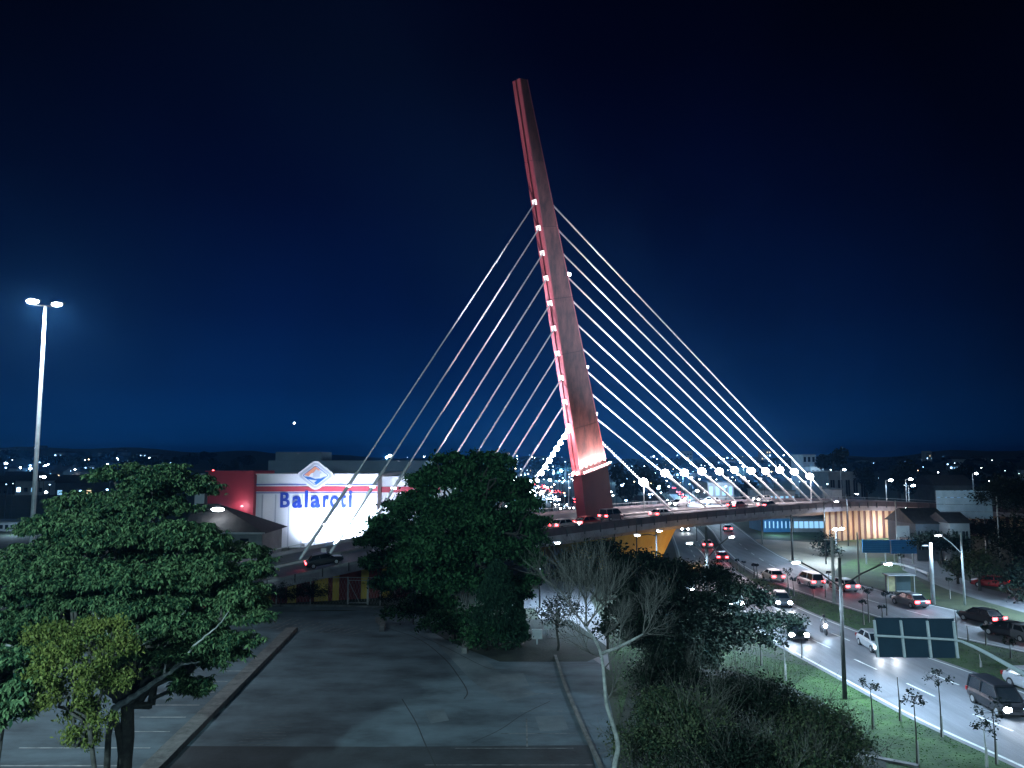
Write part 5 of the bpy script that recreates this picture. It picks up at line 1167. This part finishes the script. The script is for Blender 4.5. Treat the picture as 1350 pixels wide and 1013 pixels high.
far_tree(1098, 586, 260, 46, 'flat-topped umbrella pine silhouette above the end of the cables', True)
far_tree(1183, 597, 240, 62, 'broad rounded tree silhouette above the ramp lamps')
far_tree(1140, 608, 250, 40, 'dark tree silhouette between pine and rounded tree')
far_tree(1270, 606, 260, 50, 'dark tree silhouette above the long bungalow'); far_tree(1310, 606, 230, 60, 'dark tree silhouette right of the bungalow lamp')
far_tree(830, 605, 230, 60, 'dark tree behind the lowest right cables beside the mast'); far_tree(862, 606, 240, 50, 'second dark tree right of the mast beyond the bridge')
far_tree(985, 625, 235, 36, 'dark tree between kiosk and shed'); far_tree(745, 652, 240, 22, 'small dark tree left of the mast foot')
far_tree(1225, 612, 280, 44, 'dark tree silhouette left of the hillside lamp'); far_tree(560, 600, 300, 40, 'dark tree top behind the store roof')
k = 0
for x in range(-40, 1400, 17):
    if 330 < x < 500: continue
    Yy = rng.uniform(420, 1100); w__ = rng.uniform(22, 44); far_tree(x+rng.uniform(-8, 8), rng.uniform(592, 604) if x < 350 else rng.uniform(600, 609) if x < 1050 else rng.uniform(602, 610), Yy, w__, ('narrow ' if w__ < 29 else 'wide ' if w__ > 37 else 'rounded ')+('nearer' if Yy < 600 else 'far' if Yy < 850 else 'farthest')+' tree on the dark skyline ' + ('left of the store' if x < 340 else 'behind the bridge cables' if x < 1060 else 'at the right horizon'), group='skyline trees'); k += 1

# ------------------------------------------------------------------ saplings
def sapling(bx, by, ty, label, crown=1, pale=False, stake=True):
    b = G(bx, by); hz = D(bx, ty, b.y).z; t = thing('sapling', label, 'sapling', b, group='young street trees')
    MB().tube([b, b+Vector((.03, 0, hz*.5)), Vector((b.x-.02, b.y, hz))], [.045, .035, .02], 6).build('stem', 'pole_conc' if pale else 'bark', t)
    if stake: MB().beam(b+Vector((.12, .03, 0)), b+Vector((.10, .03, min(1.2, hz*.5))), .05, .05).build('stake', 'pole_conc', t)
    if crown:
        P = []; 
        tw = MB()
        for k in range(5):
            a_ = k*1.26+rng.random(); e_ = Vector((b.x+math.cos(a_)*.42*crown, b.y+math.sin(a_)*.42*crown, hz+rng.uniform(-.15, .35)*crown)); tw.tube([(b.x, b.y, hz-.2), e_], [.015, .008], 4)
            P.append(np.array(e_)+rng.normal(0, .10*crown, (34, 3)))
        tw.build('twigs', 'bark', t); leafmesh(np.concatenate(P), .16, 'leaf_dark', 'crown', t, .3, .5)
for a_ in ((1150, 962, 905, 'sapling on the lawn nearest below the overhead sign', 1), (1186, 951, 893, 'leafless sapling stem on the kerb side of the lawn', 0), (1209, 1008, 922, 'sapling with drooping tuft at the bottom of the lawn', 1), (1241, 972, 896, 'tallest sapling leaning slightly by the highway edge', 1.2),
           (1313, 1008, 935, 'sapling with dense dark crown before the dark car', 1.8), (1300, 1012, 958, 'pale thin sapling at the bottom right corner', 1, True), (1035, 898, 850, 'pale-stemmed sapling beside the umbrella tree tip', .6, True), (1057, 868, 838, 'slim sapling behind the pale-stemmed one', .5), (1003, 878, 838, 'dark stake sapling under the umbrella tree', .5),
           (1145, 821, 779, 'median sapling left of the overhead sign', 1), (1138, 824, 795, 'short median sapling beside the taller one', .7), (1169, 812, 783, 'median sapling before the grey car', .7), (1163, 816, 800, 'shortest median sapling left of the sign', .6), (1299.5, 851, 829, 'median sapling right of the overhead sign', .5), (1276, 846, 825, 'slim median stake near the dark car', 0), (1261, 842, 803, 'tall slim median stem by the sign corner', 0),
           (1332, 868, 845, 'median sapling at the right edge', .9), (1292.5, 880, 863, 'short pale stake in the median grass', 0, True), (1039, 783, 754, 'leafy median sapling beside the white car', 1.1), (998, 763, 746, 'first small median sapling near the plaza', .5), (994, 762, 745, 'second small median sapling near the plaza', .5), (981, 755, 741, 'third small median sapling near the plaza', .5), (972, 752, 739, 'fourth small median sapling near the plaza', .5),
           (1088, 788, 768, 'median sapling left of the dark lamp pole', .8), (1046, 786, 764, 'second sapling beside the leafy median one', .6), (1072, 789, 775, 'short sapling between two median cars', .4), (1093, 772, 756, 'far verge sapling under the bank', .5), (1252, 790, 765, 'far verge sapling beside the pale lamp pole', .6), (1189, 749, 733, 'sapling beside the guard rail', .8)):
    sapling(*a_)

# ------------------------------------------------------------------ far city
cm = {}
def far_house(x, Yy, label, h_=None, lit=False, tall=False):
    gx = D(x, 600, Yy).x; gz = terrain_z(gx, Yy)-.3; w_ = rng.uniform(8, 16); h_ = rng.uniform(4, 7) if not tall else rng.uniform(14, 28)
    key = (lit, tall, int(rng.integers(0, 4)))
    label = ('near ' if Yy < 400 else 'middling ' if Yy < 700 else 'farther ' if Yy < 1000 else 'farthest ')+['dark', 'grey', 'blackish', 'pale'][key[2]]+' '+('lit' if lit else 'unlit')+' '+label.replace('small far ', '')
    if key not in cm:
        t = thing('house' if not tall else 'apartment_block', 'x', 'house' if not tall else 'building'); hh = 5.0 if not tall else 20
        MB().box((0, 4, hh/2), (12, 8, hh)).build('wall', ['wall_dark', 'wall_mid', 'wall_dark', 'wall_pale'][key[2]], t, local=True)
        if not tall: MB().add([(-6.5, -.4, hh), (6.5, -.4, hh), (6.5, 8.4, hh), (-6.5, 8.4, hh), (-6.5, 4, hh+2.2), (6.5, 4, hh+2.2)], [(0, 1, 5, 4), (2, 3, 4, 5), (0, 4, 3), (1, 2, 5), (3, 2, 1, 0)]).build('roof', 'roof_dark', t, local=True)
        for r_ in range(1 if not tall else 5):
            for c_ in range(4):
                on = lit and rng.random() < .45
                MB().box((-4.5+c_*3, -.03, 2+r_*3.6), (1.4, .08, 1.4)).build('window', ['window_lit', 'window_warm', 'lamp_blue'][int(rng.integers(0, 3))] if on else 'glass', t, local=True)
        cm[key] = t
    else: t = dup(cm[key])
    t.location = (gx, Yy, gz); t.rotation_euler = (0, 0, rng.uniform(-.5, .5)); t.scale = (w_/12, w_/12, w_/12); tag(t, label, 'house' if not tall else 'building', 'houses of the far city')
zones = [(-40, 250, 'left of the store', 46), (500, 760, 'between the store and the mast', 60), (800, 1060, 'behind the right cables', 44), (1060, 1390, 'at the right horizon', 26)]
for x0, x1, where, n in zones:
    for i in range(n):
        Yy = rng.uniform(230, 1300) if x1 > 760 or x0 > 400 else rng.uniform(260, 1500)
        x = rng.uniform(x0, x1); gx = D(x, 600, Yy).x
        if Yy < 520 and (-2 < gx < 34 or (48 < gx < 100 and Yy < 460 and gx-.2*Yy < 35)): continue
        far_house(x, Yy, 'small far house ' + where + ' in the dark city', lit=rng.random() < .5)
for x, Yy in ((905, 900), (880, 1100), (590, 900), (1010, 1000), (668, 1300), (1225, 900)): far_house(x, Yy, 'far lit apartment block on the city horizon', lit=True, tall=True)
fl = None
CITY = {}; CN = [0]
def city_lamp(x, y, r_, m_, where, own=False):
    # a lamp on its pole standing on the terrain where the picture shows the light
    for Yy in [180*1.06**k for k in range(60)]:
        p = D(x, y, Yy); gz = terrain_z(p.x, Yy)
        if p.z-gz < 9.5: break
    if not (p.z-gz < 12): Yy = min(Yy, 1600)
    p = D(x, y, Yy); gz = min(terrain_z(p.x, Yy), p.z-3); rr = r_/FPX*Yy
    if not own and r_ < .62:
        mb = CITY.setdefault(m_, MB()); mb.ball(p, rr, 6, 4, (1, 1, .7)); CITY.setdefault('pole_dark', MB()).tube([(p.x, Yy, gz), (p.x, Yy, p.z-rr)], .08, 3); return
    t = thing('street_lamp', {'lamp_soft': 'pale blue', 'lamp_blue': 'deep blue', 'lamp_white': 'white', 'lamp_warm': 'warm yellow'}[m_]+(' near' if Yy < 300 else ' middling' if Yy < 600 else ' far')+(' bright' if r_ > .9 else ' faint')+' street lamp '+where, 'street lamp', (p.x, Yy, gz), group='lights of the far city')
    MB().tube([(p.x, Yy, gz), (p.x, Yy, p.z)], max(.08, Yy*.00012), 5).build('pole', 'pole_dark', t)
    MB().ball(p, rr, 8, 5, (1, 1, .7)).build('lamp_lens', m_, t); CN[0] += 1
kinds = ['lamp_soft']*4+['lamp_blue']*3+['lamp_white']*3+['lamp_warm']
for x0, x1, y0, y1, n, where in ((0, 250, 603, 660, 44, 'left of the store'), (500, 560, 600, 625, 6, 'behind the store roof'), (610, 765, 600, 690, 150, 'between the central tree and the mast'), (800, 960, 598, 660, 62, 'behind the lower right cables'), (960, 1070, 600, 640, 26, 'near the end of the cables'), (1075, 1345, 604, 640, 22, 'at the right horizon'), (640, 740, 625, 660, 46, 'in the bright cluster beside the central tree')):
    for i in range(n):
        y = y0+(y1-y0)*rng.random()**1.2; city_lamp(rng.uniform(x0, x1), y, .35+.9*rng.random()**2.5+(.5 if y > 640 else 0), kinds[int(rng.integers(0, len(kinds)))], where)
for x, y, r_, m_ in ((8, 611, 1.8, 'lamp_white'), (27, 617, 1.3, 'lamp_white'), (40, 614, 1.5, 'lamp_blue'), (60, 614, 1.5, 'lamp_soft'), (58, 629, 2.2, 'lamp_white'), (117, 606, .8, 'lamp_warm'), (157, 621, 2, 'lamp_soft'), (142, 612, 1.0, 'lamp_white'), (514, 601, 2.6, 'lamp_soft'), (545+120, 640, 3.6, 'lamp_white'), (667, 633, 2.8, 'lamp_white'), (709, 634, 2.2, 'lamp_white'), (725, 633, 2, 'lamp_white'), (714, 650, 3, 'lamp_warm'), (693, 665, 2, 'lamp_white'), (820, 640, 2, 'lamp_blue'), (852, 641, 1.8, 'lamp_soft'), (868, 644, 2.4, 'lamp_blue'), (882, 609, 2.2, 'lamp_soft')):
    city_lamp(x, y, r_, m_, 'standing out bright among the others', True)
for m_, mb in CITY.items(): tag(mb.build('city_lights' if m_ != 'pole_dark' else 'city_lamp_poles', m_), 'countless tiny lamps of the far city' if m_ != 'pole_dark' else 'thin poles of the countless far city lamps', 'lights', kind='stuff')
for x, y, Yy, en in ((700, 640, 300, 9000), (668, 630, 420, 14000), (740, 622, 520, 18000), (640, 612, 700, 22000), (900, 625, 330, 9000), (820, 615, 480, 12000), (40, 618, 420, 10000), (158, 618, 520, 12000), (980, 615, 450, 9000), (510, 603, 500, 9000)):
    p = D(x, y, Yy); p.z = max(p.z, terrain_z(p.x, Yy)+7); t = thing('street_lamp', 'far lamp added for bluish haze glow '+('left of the store' if x < 300 else 'behind the store' if x < 600 else 'between central tree and mast' if x < 760 else 'behind the right cables')+(' nearby' if Yy < 400 else ' further off' if Yy < 520 else ' farthest off'), 'street lamp', (p.x, Yy, terrain_z(p.x, Yy)-.3), group='added glow lamps')
    MB().tube([(p.x, Yy, t.location.z), p], [.15, .12], 6).build('pole', 'pole_dark', t); MB().ball(p, .0017*Yy, 8, 5, (1, 1, .6)).build('lamp_lens', 'lamp_white', t)
    lamp('POINT', p-Vector((0, 1.5, .8)), en, (.32, .66, 1), size=.6, parent=t)  # point light added to brighten haze and far houses
# bright point in the sky
p = D(388, 558, 6000); tag(MB().ball(p, 6.0, 8, 6).build('star', 'lamp_white'), 'single bright star low in the sky above the store', 'star')

# ------------------------------------------------------------------ night haze
m = bpy.data.materials.new('haze'); m.use_nodes = True; t = m.node_tree; t.nodes.clear()
a_ = t.nodes.new('ShaderNodeOutputMaterial'); b_ = t.nodes.new('ShaderNodeVolumePrincipled')
b_.inputs['Density'].default_value = .00022; b_.inputs['Color'].default_value = (.12, .46, 1, 1); b_.inputs['Anisotropy'].default_value = .65
t.links.new(b_.outputs[0], a_.inputs['Volume']); MATS['haze'] = m
o = MB().box((0, 2700, 41), (11400, 6000, 84)).build('haze', 'haze'); o['kind'] = 'stuff'
